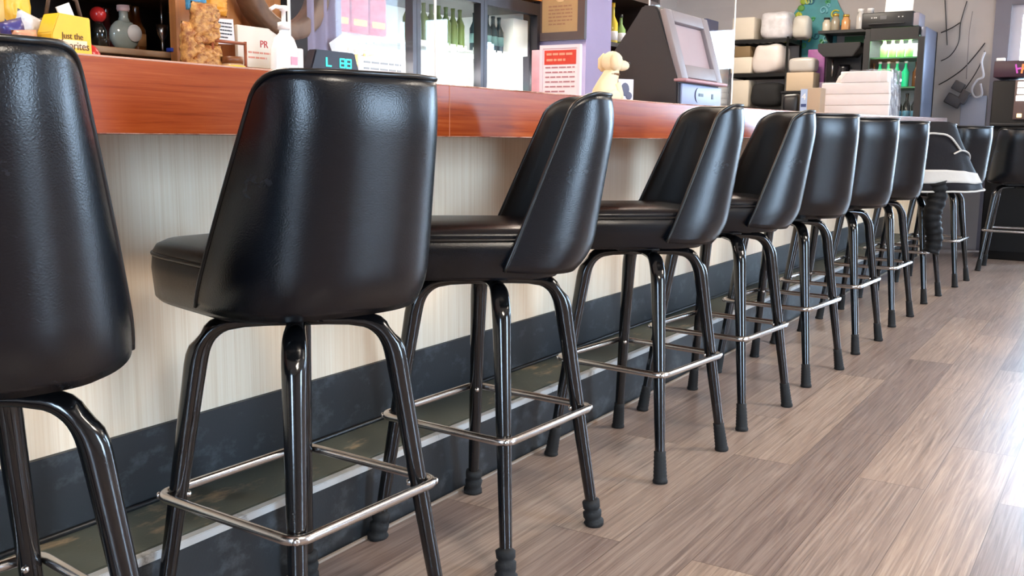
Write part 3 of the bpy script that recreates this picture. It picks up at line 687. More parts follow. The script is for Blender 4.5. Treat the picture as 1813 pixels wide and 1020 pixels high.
for k in range(3):
    a, b = cy0+dw*k, cy0+dw*(k+1); q = .032
    mb = MB(); z0, z1 = .14, ch-.005
    mb.box((cx1, a+q/2+.002, (z0+z1)/2), (.05, q, z1-z0)); mb.box((cx1, b-q/2-.002, (z0+z1)/2), (.05, q, z1-z0)); mb.box((cx1, (a+b)/2, z1-.035), (.05, dw-2*q, .07)); mb.box((cx1, (a+b)/2, z0+.04), (.05, dw-2*q, .08))
    d = mb.build('door', M_FRAME, cool)
    MB().box((cx1-.005, (a+b)/2, (z0+z1)/2), (.006, dw-2*q, z1-z0-.15)).build('pane', M_GLASS, d)
    MB().tube([(cx1+.045, b-.05, .75), (cx1+.045, b-.05, 1.15)], .010, 10).build('handle', M_CHROME, d)
    MB().tube([(cx1-.06, a+.06, .3), (cx1-.06, a+.06, 1.66)], .012, 10).build('light_tube', tube_m, cool)
    area('cooler_lamp', (cx1-.045, a+.075, 1.15), (.04, 1.05), (-1, .30, 0), 10, (.97, 1, .97), spread=2.2)
    for z in (1.14, 1.43):
        mb = MB()
        for i in range(9): mb.box((cx0+.12+i*.055, (a+b)/2, z), (.006, dw-.07, .006))
        mb.box((cx1-.075, (a+b)/2, z+.004), (.006, dw-.07, .03)); mb.build('wire_shelf', M_WIN, cool)
BP = [(0, 0), (.029, 0), (.030, .006), (.030, .125), (.012, .165), (.011, .20), (.0125, .202), (.0125, .215), (0, .216)]
CP = [(0, 0), (.024, 0), (.031, .010), (.031, .108), (.025, .120), (0, .120)]
def stock(kind, prof, cols, y0, y1, z, n, label, group, band=None, x=-3.40):
    m = mat('stock_%d_%d_%d' % cols, cols, .25, spec=.6); src = None
    for i in range(n):
        y = y0 + (y1-y0)*(i+.5)/n
        if src is None:
            src = thing(kind, label, kind, group=group); MB().lathe(prof, seg=12).build('body', m, src)
            if band: MB().lathe([(prof[2][0]+.0006, .04), (prof[2][0]+.0008, .09), (prof[2][0]+.0006, .095)], seg=12).build('label', mat('band_%d_%d_%d' % band, band, .5), src)
            o = src
        else: o = copy_tree(src)
        o.location = (x, y, z+.0035)
S1, S2 = 1.1435, 1.4335
d0, d1, d2 = cy0, cy0+dw, cy0+2*dw
for i, yy in enumerate((d0+.12, d0+.26, d0+.40)):
    o = MB().box((0, 0, .10), (.16, .125, .20), bev=.004).build('beer_carton', mat('red_carton', (206, 48, 62), .45, var=.25, vscale=16)); tag(o, ['leftmost red beer carton on the upper shelf of the first cooler door', 'middle one of the three red beer cartons in the cooler', 'rightmost red beer carton in the first cooler door'][i], 'carton', 'red beer cartons', (-3.42, yy, S2))
    MB().box((.0805, 0, .05), (.001, .10, .03)).build('stripe', M_YEL, o)
stock('bottle', BP, (190, 150, 90), d0+.04, d0+.40, S1, 5, 'pale amber beer bottle on the lower shelf of the first cooler door', 'amber beer bottles', (236, 226, 200))
o = box_thing('beer_carton', 'cream beer carton at the right of the first cooler door', 'carton', (-3.42, d0+.52, S1), (.16, .16, .2), mat('cream_carton', (240, 234, 214), .5)); 
stock('bottle', BP, (92, 112, 54), d1+.05, d1+.60, S2, 8, 'olive green beer bottle on the upper shelf of the middle cooler door', 'green beer bottles')
for i, yy in enumerate((d1+.16, d1+.42)):
    box_thing('beer_carton', ['white beer carton at the left in the middle cooler door', 'white beer carton at the right in the middle cooler door'][i], 'carton', (-3.42, yy, S1), (.17, .24, .21), M_WHITE, group='white beer cartons')
stock('bottle', BP, (36, 58, 66), d2+.05, d2+.38, S2, 5, 'dark blue green bottle on the upper shelf of the last cooler door', 'dark bottles', (110, 150, 150))
box_thing('beer_carton', 'white beer carton on the upper shelf beside the dark bottles', 'carton', (-3.42, d2+.50, S2), (.17, .17, .22), M_WHITE)
stock('drink_can', CP, (226, 220, 190), d2+.24, d2+.46, S1, 3, 'cream coloured can on the lower shelf of the last cooler door', 'cream cans')
stock('drink_can', CP, (120, 200, 190), d2+.47, d2+.60, S1, 2, 'pale teal can at the right end of the lower cooler shelf', 'teal cans')
stock('bottle', BP, (228, 226, 222), d2+.05, d2+.22, S1, 3, 'milky white bottle at the left of the last cooler door', 'white bottles')
# ------------------------------------------------------------------ column pictures
r = thing('picture_frame', 'dark framed brown certificate hanging on the violet column', 'picture', (-3.14, PY0-.001, 1.53))
mb = MB(); fw_ = .365; fh = .52
for q, sz in (((-fw_/2+.025, fh/2), (.05, fh)), ((fw_/2-.025, fh/2), (.05, fh)), ((0, .025), (fw_-.1, .05)), ((0, fh-.025), (fw_-.1, .05))): mb.box((q[0], -.014, q[1]), (sz[0], .028, sz[1]))
mb.build('frame', mat('dark_bronze_frame', (58, 46, 46), .45), r)
MB().box((0, -.006, fh/2), (fw_-.09, .008, fh-.09)).build('print', mat('brown_paper', (128, 102, 70), .7, var=.12), r)
scribble('writing', R_Y, (0, -.0108, .155), .17, .13, 6, mat('brown_writing', (112, 80, 60), .8), r, 21, .4); MB().ball((0, -.011, .29), (.05, .002, .06), 14).build('emblem', mat('tan_emblem', (170, 142, 106), .7), r)
r = thing('paper_note', 'white papers pinned to the side of the violet column', 'note', (PX1+.002, 5.63, 1.80))
MB().box((0, .06, .1), (.003, .26, .20)).build('sheet', M_WHITE, r)
r = thing('table_sign', 'white framed sign with red header standing on the bar', 'sign', (-1.490, 2.62, BT(2.62)), .05)
mb = MB(); w, h = .136, .158
for q, sz in (((-w/2+.005, h/2), (.01, h)), ((w/2-.005, h/2), (.01, h)), ((0, .005), (w-.02, .01)), ((0, h-.005), (w-.02, .01))): mb.box((q[0], 0, q[1]), (sz[0], .012, sz[1]))
mb.build('frame', mat('pinkish_white_frame', (232, 214, 218), .4), r)
MB().box((0, 0, h/2), (w-.018, .006, h-.018)).build('sheet', mat('pale_pink_paper', (244, 222, 222), .6), r)
MB().box((0, -.0035, h*.77), (w-.03, .001, .042)).build('header', mat('red_orange_print', (206, 60, 40), .6, var=.3, vscale=30), r)
scribble('header_lettering', R_Y, (0, -.0042, h*.775), .09, .034, 2, mat('pale_red_ink', (244, 150, 120), .7), r, 5, .4); scribble('writing', R_Y, (0, -.0036, h*.36), .098, .085, 6, mat('grey_rose_ink', (176, 120, 124), .8), r, 17, .28)
MB().box((0, .018, .004), (w, .05, .008)).build('base', M_EDGE, r)
o = box_thing('card_stand', 'narrow pink and white leaflet stack left of the red header sign', 'leaflets', (-1.60, 2.665, BT(2.6)), (.03, .012, .15), mat('pink_leaflet', (236, 176, 184), .5, var=.3, vscale=25), .001)
# ------------------------------------------------------------------ dog bank and touchscreen terminal
r = thing('dog_figurine', 'cream puppy figurine sitting on the bar with a photo card', 'figurine', (-1.62, 3.20, BT(3.2)), 1.05)
mb = MB()    # faces +x
P = [((-.020, 0, 0), (.046, .042)), ((-.020, 0, .022), (.050, .047)), ((-.014, 0, .055), (.046, .042)), ((-.004, 0, .085), (.037, .034)), ((.006, 0, .108), (.031, .030)), ((.010, 0, .120), (.027, .027))]
rows = [[Vector((cx+rx*math.cos(2*PI*k/18), ry*math.sin(2*PI*k/18), z)) for k in range(18)] for (cx, _, z), (rx, ry) in P]
mb.grid(rows, closed_v=True, cap=True)
mb.ball((.012, 0, .150), (.040, .036, .038), 18); mb.ball((.053, 0, .139), (.031, .021, .019), 14)
for s in (1, -1):
    mb.tube([(.014, s*.030, .075), (.030, s*.028, .04), (.036, s*.026, .008)], [.014, .012, .011], 10); mb.ball((.042, s*.026, .008), (.018, .012, .008), 10); mb.ball((-.005, s*.042, .026), (.030, .016, .026), 12)
mb.tube([(-.058, 0, .01), (-.085, .01, .008), (-.10, .03, .008)], [.011, .009, .005], 8)
body = mb.build('body', mat('cream_fur', (238, 224, 188), .8, bump=.6, bscale=120, var=.08), r)
M_DOGE = mat('tan_fur', (230, 212, 172), .8, bump=.5, bscale=120)
for s in (1, -1):
    MB().tube([(.000, s*.030, .178), (-.008, s*.040, .160), (-.006, s*.041, .132), (-.002, s*.036, .120)], [.008, .013, .014, .007], 10).build('ear', M_DOGE, r)
    MB().ball((.043, s*.020, .160), .0042, 8).build('eye', M_BLK, r)
MB().ball((.083, 0, .146), (.006, .008, .006), 10).build('nose', M_BLK, r)
MB().lathe([(.0295, -.004), (.032, 0), (.0295, .004)], (.008, 0, .106), 18).build('collar', mat('brown_collar', (120, 84, 50), .6), r)
RC = Matrix.Rotation(-1.6, 3, 'Z'); CC = Vector((.052, -.030, .046))
cd = MB().box(CC, (.003, .062, .088), RC).build('photo_card', mat('pale_card', (222, 222, 234), .5), r)
mb = MB(); mb.ball(CC+RC @ Vector((.002, -.004, .008)), (.002, .018, .024), 10, R=RC); mb.ball(CC+RC @ Vector((.002, .012, -.014)), (.002, .014, .014), 10, R=RC); mb.build('picture', mat('grey_photo_print', (92, 96, 118), .6), cd)
tz = BT(3.6)
r = thing('touchscreen_terminal', 'black countertop game terminal with slanted grey screen on the bar', 'game terminal', (-1.45, 3.42, tz))
prof = [(0, 0), (0, .085), (-.008, .092), (-.085, .345), (-.10, .362), (-.15, .366), (-.265, .20), (-.28, .17), (-.28, 0)]
RS = Matrix(((1, 0, 0), (0, 0, 1), (0, 1, 0)))
MB().prism(prof, .425, (0, 0, 0), RS, bev=.006).build('housing', mat('charcoal_plastic', (46, 43, 46), .45, bump=.15, bscale=120), r)
ax = (Vector((-.085, 0, .345))-Vector((-.008, 0, .092))).normalized(); nx = Vector((ax.z, 0, -ax.x))
RT = Matrix((Vector((0, 1, 0)), ax, nx)).transposed(); L0 = .264
o0 = Vector((-.008, .2125, .092))
M_BEZ = mat('warm_grey_bezel', (140, 130, 132), .5); wT = .415
bz = MB()
for (a, b), (sa, sb) in (((-wT/2+.03, L0/2), (.06, L0)), ((wT/2-.03, L0/2), (.06, L0)), ((0, .03), (wT-.12, .05)), ((0, L0-.022), (wT-.12, .044))): bz.box(o0 + RT @ Vector((a, b, .012)), (sa, sb, .024), RT, bev=.003)
bz.build('bezel', M_BEZ, r)
MB().box(o0 + RT @ Vector((0, L0/2, .004)), (wT-.12, L0-.09, .006), RT).build('screen', mat('grey_screen', (170, 150, 154), .3), r)
MB().box((.008, .2125, .092), (.05, .43, .012), bev=.004).build('lip', mat('rose_grey_lip', (176, 134, 140), .5), r)
pn2 = MB().box((.004, .222, .043), (.010, .40, .076), bev=.003).build('front_panel', mat('pale_blue_panel', (158, 170, 200), .45), r)
MB().box((.0098, .205, .045), (.002, .045, .011)).build('coin_slot', M_BLK, pn2); MB().box((.0098, .325, .043), (.002, .016, .020)).build('button', M_BLK, pn2)
MB().tube([(.0095, .20+.045*math.cos(a)-.01, .043+.03*math.sin(a)) for a in [PI*.62+PI*.76*i/10 for i in range(11)]], [.0006+.0028*math.sin(PI*i/10) for i in range(11)], 8).build('emblem', mat('dark_blue_print', (40, 44, 78), .5), pn2)
# ------------------------------------------------------------------ liquor shelves beyond the column
r = thing('liquor_shelf', 'dark wooden liquor shelf beyond the violet column', 'shelf', (-3.62, 6.65, 0))
for z in (.9, 1.27, 1.605, 1.97): MB().box((0, 0, z), (.6, 1.52, .03)).build('shelf_board', M_DARKW, r)
for s in (-1, 1): MB().box((0, s*.75, 1.05), (.6, .03, 2.1)).build('side_board', M_DARKW, r)
MB().box((-.29, 0, 1.05), (.02, 1.48, 2.1)).build('back_board', mat('brown_backing', (110, 80, 56), .6), r)
LB = [(0, 0), (.036, 0), (.038, .006), (.038, .15), (.014, .20), (.012, .26), (.014, .262), (.014, .28), (0, .281)]
liq = [((214, 206, 170), 'clear liquor bottle nearest the column on the shelf'), ((176, 120, 60), 'amber liquor bottle second from the column'), ((220, 214, 200), 'pale liquor bottle third from the column'), ((200, 172, 96), 'honey coloured liquor bottle fourth from the column'), ((212, 206, 188), 'frosted liquor bottle fifth from the column'), ((190, 170, 60), 'yellow topped liquor bottle sixth from the column'), ((120, 150, 90), 'greenish liquor bottle last before the terminal')]
for i, (col, lab) in enumerate(liq):
    k = .8+.12*((i*7) % 3)
    bottle('bottle', lab, [(a, b*k) for a, b in LB], (-3.42, 6.12+.135*i, 1.621), mat('liq_%d' % i, col, .1, spec=.8), [(0, .262*k), (.0155, .262*k), (.0155, .292*k), (0, .293*k)], [M_WHITE, M_GOLD, M_BLK, M_GOLD, M_WHITE, M_YEL, M_BLK][i], [(.0385, .03), (.0387, .09), (.0385, .095)], [M_WHITE, M_GOLD, M_WHITE][i % 3], 'liquor bottles on the upper shelf')
for i in range(5):
    bottle('bottle', 'brown liquor bottle on the lower liquor shelf', LB, (-3.42, 6.12+.14*i, 1.286), M_AMB, group='liquor bottles on the lower shelf')
# ------------------------------------------------------------------ far storage corner
r = thing('white_refrigerator', 'tall white refrigerator in the far corner behind the terminal', 'refrigerator', (-3.60, 9.0, 0))
MB().box((0, 0, .92), (.48, .54, 1.80), bev=.02).build('body', mat('white_enamel', (238, 240, 246), .3), r); MB().box((0, -.29, .62), (.47, .04, 1.12), bev=.01).box((0, -.29, 1.51), (.47, .04, .60), bev=.01).build('door', mat('white_enamel', ()), r)
MB().box((.2, -.325, 1.3), (.02, .03, .3), bev=.005).build('handle', M_CHROME, r)
r = thing('box', 'dark blue box with white stripes on top of the white refrigerator', 'box', (-3.60, 8.98, 1.825)); MB().box((0, 0, .1), (.24, .3, .2)).build('body', mat('dark_blue_card', (70, 72, 108), .6), r)
for y in (-.03, .05): MB().box((y+.03, -.1508, .1), (.02, .001, .2)).build('stripe', M_WHITE, r)
r = thing('wire_shelf_unit', 'black wire shelf unit loaded with food containers', 'shelf', (-2.98, 9.0, 0))
M_WIRE = mat('black_wire', (20, 20, 20), .4, .3)
for x in (-.26, .26):
    for y in (-.16, .24): MB().tube([(x, y, 0), (x, y, 1.83)], .011, 8).build('post', M_WIRE, r)
for z in (.3, .75, 1.20, 1.50, 1.80):
    mb = MB(); mb.box((0, -.16, z), (.54, .012, .03)).box((0, .24, z), (.54, .012, .03)).box((-.26, .04, z), (.012, .41, .03)).box((.26, .04, z), (.012, .41, .03))
    for i in range(8): mb.box((-.22+.063*i, .04, z+.012), (.006, .4, .006))
    mb.build('shelf', M_WIRE, r)
M_FOAM = mat('cream_foam', (196, 186, 170), .7, var=.05); M_BAGC = mat('white_plastic_bag', (204, 194, 188), .35, bump=.5, bscale=30, spec=.5)
def softbox(name, label, cat, loc, size, m, amp=.012, group=None, f=9):
    mb = MB(); q = bmesh.ops.create_cube(mb.bm, size=1); bmesh.ops.subdivide_edges(mb.bm, edges=mb.bm.edges[:], cuts=7, use_grid_fill=True)
    for v in mb.bm.verts:
        p = v.co*2; k = (abs(p.x)**5+abs(p.y)**5+abs(p.z)**5)**.2; p /= max(k, .01)
        v.co = Vector((p.x*size[0]/2, p.y*size[1]/2, (p.z+1)/2*size[2]))
    mb.jitter(amp, f, len(label))
    for v in mb.bm.verts: v.co.z = max(v.co.z, .0)
    for fc in mb.bm.faces: fc.smooth = True
    o = mb.build(name, m); tag(o, label, cat, group, loc); return o
box_thing('foam_container', 'stack of square cream foam boxes on the top wire shelf', 'container', (-3.14, 8.98, 1.819), (.21, .25, .20), M_FOAM, .012)
softbox('plastic_bag', 'clear bag of silver wrapped supplies on the top wire shelf', 'bag', (-2.86, 8.98, 1.819), (.27, .26, .24), mat('silvery_bag', (196, 192, 194), .3, var=.35, vscale=22, bump=.6, bscale=26), .016)
softbox('plastic_bag', 'rounded translucent bag at the right end of the top wire shelf', 'bag', (-2.66, 9.06, 1.819), (.15, .18, .20), mat('greyish_bag', (190, 184, 172), .4, bump=.5, bscale=26), .014)
box_thing('basket', 'brown basket at the left of the middle wire shelf', 'basket', (-3.14, 8.96, 1.665), (.15, .2, .10), mat('brown_box', (116, 94, 64), .7), .01)
box_thing('foam_container', 'cream foam boxes under the brown basket on the wire shelf', 'container', (-3.14, 8.96, 1.519), (.20, .25, .145), M_FOAM, .01)
softbox('plastic_bag', 'full pinkish white plastic bag bulging on the middle wire shelf', 'bag', (-2.90, 8.96, 1.519), (.28, .27, .255), M_BAGC, .02)
box_thing('foam_container', 'tall cream box at the left of the lower wire shelf', 'container', (-3.14, 8.96, 1.219), (.16, .22, .24), M_FOAM, .008)
softbox('tote', 'black bag on the lower wire shelf', 'bag', (-2.90, 8.96, 1.219), (.28, .26, .215), mat('black_cloth', (16, 16, 18), .8), .008)
r = thing('storage_stand', 'black stand carrying the boxes and the coffee brewer', 'stand', (-2.37, 8.86, 0)); MB().box((0, 0, .664), (.62, .5, 1.328), bev=.006).build('body', mat('matt_black', (18, 17, 18), .7), r); MB().box((0, 0, 1.336), (.63, .52, .016)).build('top', M_BLK, r)
box_thing('carton', 'tan cardboard box below the clear plastic tub', 'box', (-2.54, 8.75, 1.3445), (.235, .2, .160), mat('tan_card', (172, 152, 128), .7), .006)
softbox('plastic_tub', 'clear grey plastic tub on the tan cardboard box', 'tub', (-2.54, 8.75, 1.5055), (.23, .19, .128), mat('grey_clear_tub', (168, 162, 156), .3), .004)
box_thing('party_pack', 'purple pink packet behind the clear plastic tub', 'packet', (-2.475, 8.93, 1.3445), (.15, .07, .37), mat('purple_pack', (136, 70, 130), .5, var=.4, vscale=25), .004)
r = thing('coffee_brewer', 'black coffee brewer with wide top on the black stand', 'coffee machine', (-2.222, 8.80, 1.3445))
MB().box((0, .10, .19), (.30, .10, .38), bev=.01).build('column', M_BLK, r)
MB().prism([(-.12, .28), (.12, .28), (.175, .36), (.175, .395), (-.175, .395), (-.175, .33)], .28, (0, .12, 0), R_Y, bev=.006).build('head', M_BLK, r)
MB().box((0, 0, .015), (.32, .28, .03), bev=.005).build('base', M_BLK, r); MB().lathe([(0, .035), (.07, .035), (.078, .10), (.05, .19), (.05, .22), (0, .22)], (.02, -.02, 0), 18).build('pot', mat('black_pot', (26, 26, 30), .2, .2), r)
MB().tube([(-.07, -.045, .26), (-.07, -.05, .20), (-.07, -.05, .12)], .010, 8).build('tap', M_CHROME, r)
r = thing('wall_shelf', 'black wall shelf with jars above the coffee brewer', 'shelf', (-2.27, 9.14, 1.86)); MB().box((0, 0, .01), (.46, .29, .024)).build('board', M_BLK, r)
for x in (-.18, .18): MB().prism([(-.14, 0), (.14, 0), (.14, -.12)], .012, (x, 0, 0), Matrix(((0, 0, 1), (1, 0, 0), (0, 1, 0)))).build('bracket', M_BLK, r)
jar_p = [(0, 0), (.035, 0), (.038, .008), (.037, .075), (.026, .09), (.026, .105), (0, .106)]
for i, (x, col, lab, k) in enumerate([(-2.45, (200, 190, 170), 'pale skull white jar at the left end of the wall shelf', 1.0), (-2.375, (150, 140, 120), 'greyish glass jar second on the wall shelf', 1.25), (-2.285, (206, 150, 96), 'round peach coloured jar on the wall shelf', 1.15), (-2.16, (196, 190, 184), 'clear spice jar left of the printer on the wall shelf', 1.5), (-2.08, (180, 176, 176), 'clear bottle nearest the printer on the wall shelf', 1.5)]):
    bottle('jar', lab, [(a, b*k) for a, b in jar_p], (x, 9.08, 1.883), mat('jar_%d' % i, col, .2, spec=.6), [(0, .1*k), (.028, .1*k), (.028, .118*k), (0, .118*k)], [M_BLK, M_GOLD, M_GOLD, M_WHITE, M_WHITE][i])['category'] = 'jar'
r = thing('sign', 'small green sign under the wall shelf', 'sign', (-2.25, 9.27, 1.745)); MB().box((0, 0, .05), (.17, .012, .11)).build('board', mat('green_sign', (62, 112, 72), .6, var=.3, vscale=20), r)
r = thing('outlet_plate', 'white outlet plate right of the green sign', 'outlet', (-2.08, 9.29, 1.70)); MB().box((0, 0, .08), (.09, .012, .17), bev=.003).build('plate', mat('beige_plate', (206, 198, 182), .5), r); MB().ball((0, -.007, .11), (.016, .004, .016), 10).build('socket', M_BLK, r)
# teal scrolled wall hanging
r = thing('wall_hanging', 'teal scrollwork wall hanging with green and yellow curls', 'wall decoration', (-2.58, 9.275, 1.70))
rr = random.Random(5)
mb = MB(); pts = []
for k in range(26):
    a = 2*PI*k/26; q = 1+.12*math.sin(5*a)+.08*math.sin(9*a+1); pts.append((.21*q*math.cos(a), .27+.30*q*math.sin(a)))
mb.prism(pts, .012, (0, 0, 0), R_Y); mb.build('panel', mat('teal_paint', (52, 132, 138), .5, var=.4, vscale=14), r)
for i in range(18):
    cx, cz = rr.uniform(-.17, .17), rr.uniform(.06, .50); col = [(120, 180, 190), (70, 150, 90), (196, 188, 60), (40, 100, 120), (150, 190, 160)][i % 5]; s0 = rr.uniform(.02, .045); a0 = rr.uniform(0, 6)
    MB().tube([(cx+s0*(1-j/22)*math.cos(a0+j*.42), -.018, cz+s0*(1-j/22)*math.sin(a0+j*.42)) for j in range(18)], .007, 6).build('scroll', mat('scroll_%d' % (i % 5), col, .5), r)
for i in range(7):
    MB().ball((-.26+.02*i, -.012, .12+.06*i), (.035, .01, .03), 10).build('leaf', mat('leaf_%d' % (i % 2), [(150, 170, 50), (86, 140, 60)][i % 2], .6), r)
# drinks fridge with printer
r = thing('drinks_fridge', 'black glass door drinks fridge lit green against the far wall', 'fridge', (-1.765, 8.86, 0))
mb = MB(); w, dp, h = .47, .52, 1.835
mb.box((0, dp/2-.02, h/2), (w, .04, h)); mb.box((-w/2+.02, 0, h/2), (.04, dp, h)); mb.box((0, 0, h-.03), (w-.08, dp-.08, .06)); mb.box((0, 0, .15), (w-.08, dp-.08, .3)); mb.build('cabinet', M_BLK, r)
MB().box((w/2-.02, 0, h/2), (.04, dp, h), bev=.004).build('side_panel', mat('slate_grey_steel', (104, 108, 126), .38, .4), r)
mb = MB()
for q, sz in (((-w/2+.025, .98), (.05, 1.55)), ((w/2-.025, .98), (.05, 1.55)), ((0, h-.05), (w-.1, .10)), ((0, .25), (w-.1, .1))): mb.box((q[0], -dp/2-.02, q[1]), (sz[0], .035, sz[1]))
dr = mb.build('door', M_BLK, r); MB().box((0, -dp/2-.015, 1.01), (w-.1, .005, 1.48)).build('pane', M_GLASS, dr)
MB().box((0, dp/2-.045, 1.0), (w-.09, .006, 1.5)).build('liner', M_WIN, r)
for z in (1.06, 1.36, 1.60):
    MB().box((0, -.02, z), (w-.09, dp-.1, .012)).build('glass_shelf', mat('green_shelf', (60, 120, 80), .4), r)
area('fridge_lamp', (-1.765, 8.66, 1.765), (.34, .08), (0, .45, -1), 9, (.85, 1, .9))
BPs = [(a, b*.93) for a, b in BP]
for i in range(4):
    bottle('bottle', 'glowing teal green bottle on the middle shelf of the drinks fridge', BPs, (-1.885+.068*i, 8.68, 1.3665), mat('teal_bottle', (30, 200, 140), .15, spec=.6), [(0, .19), (.014, .19), (.014, .206), (0, .206)], M_WHITE, group='teal green bottles in the fridge')
for i in range(4):
    bottle('bottle', 'lime green bottle on the top shelf of the drinks fridge', [(a, b*.7) for a, b in BP], (-1.86+.066*i, 8.68, 1.6065), mat('lime_bottle', (120, 190, 90), .2, spec=.6), group='lime bottles in the fridge')
bottle('bottle', 'amber bottle at the left of the fridge middle shelf', BPs, (-1.945, 8.74, 1.3665), M_AMB); bottle('bottle', 'amber bottle at the right of the fridge middle shelf', BPs, (-1.60, 8.70, 1.3665), M_AMB)
for i in range(3): bottle('bottle', 'dark bottle on the lower shelf of the drinks fridge', [(a, b*1.15) for a, b in BP], (-1.72+.065*i, 8.68, 1.0665), M_DKG, None, None, [(.0306, .05), (.0308, .10), (.0306, .105)], mat('blue_label', (90, 140, 170), .5), 'dark bottles low in the fridge')
r = thing('printer', 'black printer with a grey end standing on the drinks fridge', 'printer', (-1.835, 8.72, 1.8365))
MB().box((0, 0, .065), (.40, .26, .125), bev=.008).build('body', M_BLK, r); MB().box((.222, 0, .06), (.05, .24, .105), bev=.006).build('end_cap', mat('grey_cap', (134, 126, 136), .5), r)
for x in (-.12, -.10, -.085, .09, .12): MB().box((x, -.131, .085), (.010, .003, .008)).build('button', mat('pale_buttons', (190, 190, 190), .5), r)
MB().box((-.03, -.131, .085), (.05, .003, .03)).build('display', mat('grey_display', (80, 82, 86), .3), r)
MB().box((0, -.14, .035), (.28, .03, .008)).build('tray', M_BLK, r)
MB().box((.05, .06, .20), (.22, .003, .20), Matrix.Rotation(-.25, 3, 'X')).build('paper', M_WHITE, r)
# foam clamshells in plastic, carton on the bar
def clam(z, w, d, h): 
    return [(-w/2, z), (w/2, z), (w/2-.012, z+h), (-w/2+.012, z+h)]
r = thing('foam_box_pack', 'big stack of white foam takeout boxes wrapped in plastic on the bar', 'takeout boxes', (-1.665, 7.1, BT(7.1)))
for k, (z, w, dx) in enumerate([(0, .46, 0), (.075, .46, .0), (.15, .45, 0), (.225, .31, .055)]):
    MB().box((dx, 0, z+.037), (w, .30, .074), bev=.005, taper=(.985, .98)).build('foam_box', mat('white_foam', (236, 232, 228), .55), r)
softb = MB(); q = bmesh.ops.create_cube(softb.bm, size=1); bmesh.ops.subdivide_edges(softb.bm, edges=softb.bm.edges[:], cuts=6, use_grid_fill=True)
for v in softb.bm.verts:
    p = v.co*2; top = max(0, p.z); v.co = Vector((p.x*.237+.0, p.y*.157, .005+(p.z+1)/2*(.225 if p.x < -.25 else .305)))
softb.jitter(.008, 14, 2)
for v in softb.bm.verts: v.co.z = max(v.co.z, .002)
softb.build('plastic_wrap', glass('wrap_film', (.97, .97, .98), .12, .10), r)
MB().tube([(-.13, -.02, .22), (-.12, -.03, .27), (-.11, -.02, .30)], [.035, .02, .004], 8).build('wrap_knot', M_BAGC, r)
r = thing('carton', 'small tan carton with a blue label on the bar beside the foam boxes', 'carton', (-1.85, 6.62, BT(6.6))); MB().box((0, 0, .09), (.13, .12, .185), bev=.003).build('body', mat('tan_card', ()), r)
lb = MB().box((-.042, -.0605, .10), (.045, .001, .15)).build('label', mat('pale_blue_label', (160, 182, 214), .5), r); text('lettering', '4', .06, (-.042, -.0612, .125), R_Y, M_WHITE, r); MB().box((-.042, -.0612, .07), (.035, .001, .02)).build('stripe', mat('navy_print', (40, 60, 110), .5), r)
softbox('black_pouch', 'black pouch lying left of the tan carton on the bar', 'pouch', (-1.985, 6.62, BT(6.6)), (.10, .12, .15), M_BLK, .01)
# ------------------------------------------------------------------ cables and game cabinet on the far wall
def cable(label, pts, rad=.0042, m=M_BLK):
    n = []
    for i in range(len(pts)-1):
        for j in range(6):
            t = j/6; a = pts[max(0, i-1)]; b = pts[i]; c_ = pts[i+1]; d = pts[min(len(pts)-1, i+2)]
            n.append(Vector([.5*(2*b[k]+(c_[k]-a[k])*t+(2*a[k]-5*b[k]+4*c_[k]-d[k])*t*t+(-a[k]+3*b[k]-3*c_[k]+d[k])*t**3) for k in range(3)]))
    n.append(Vector(pts[-1])); tag(MB().tube(n, rad, 6).build('cable', m), label, 'cable', 'cables on the far wall')
wall = lambda u, v, off=.015: tuple(at(u, v, y=YF-off))
cable('long black cable hanging down from the top left of the far wall', [wall(673, 0) if 0 else wall(1673, 0), wall(1675, 40), wall(1677, 80)])
cable('black cable looping from the top of the wall down behind the fridge', [wall(1712, 2), wall(1701, 40), wall(1697, 75), wall(1683, 98), wall(1666, 108)])
cable('short cable branch slanting left towards the fridge side', [wall(1700, 40, .028), wall(1684, 50, .028), wall(1666, 58, .028)], .005)
cable('thick black cable running diagonally from the wall socket to the fridge', [wall(1744, 76), wall(1725, 100), wall(1705, 122), wall(1680, 140), wall(1662, 150)], .0052)
cable('black cable dropping from the lower wall socket to the adapters', [wall(1743, 90, .04), wall(1735, 115, .04), wall(1722, 138, .04), wall(1708, 158, .04)], .0045)
cable('thin grey wire hanging straight down the middle of the wall', [wall(1722, 20, .05), wall(1716, 60, .05), wall(1711, 140, .05)], .003, mat('grey_wire', (120, 112, 112), .6))
M_WCAB = mat('white_cable', (206, 206, 214), .5)
cable('looped bundle of white cable beside the game cabinet', [wall(1744, 92, .06), wall(1738, 110, .06), wall(1741, 135, .06), wall(1730, 142, .06), wall(1721, 158, .06), wall(1726, 172, .06), wall(1738, 168, .06), wall(1736, 148, .06)], .010, M_WCAB)
r = thing('power_adapter', 'dark power adapters hanging on the far wall above the bar end', 'adapter', (0, 0, 0))
for (u, v, w, h) in ((1697, 153, .09, .08), (1688, 178, .13, .09), (1706, 172, .07, .11)): MB().box(at(u, v, y=YF-.09), (w, .05, h), Matrix.Rotation(.5, 3, 'Y'), bev=.008).build('brick', mat('adapter_grey', (74, 70, 72), .5), r)
o = MB().box((0, 0, 0), (.20, .02, .40), bev=.004).build('access_panel', mat('blue_grey_panel', (168, 172, 188), .5)); tag(o, 'blue grey panel low on the far wall beside the game cabinet', 'panel', None, at(1722, 212, y=YF-.011))
GX = at(1745, 300, y=8.62).x
r = thing('game_cabinet', 'tall black gaming cabinet with lit cards at the far right', 'game cabinet', (GX+.30, 8.62, 0))
MB().box((0, .28, .70), (.60, .54, 1.40), bev=.01).build('body', mat('cabinet_black', (11, 10, 11), .5, spec=.3), r)
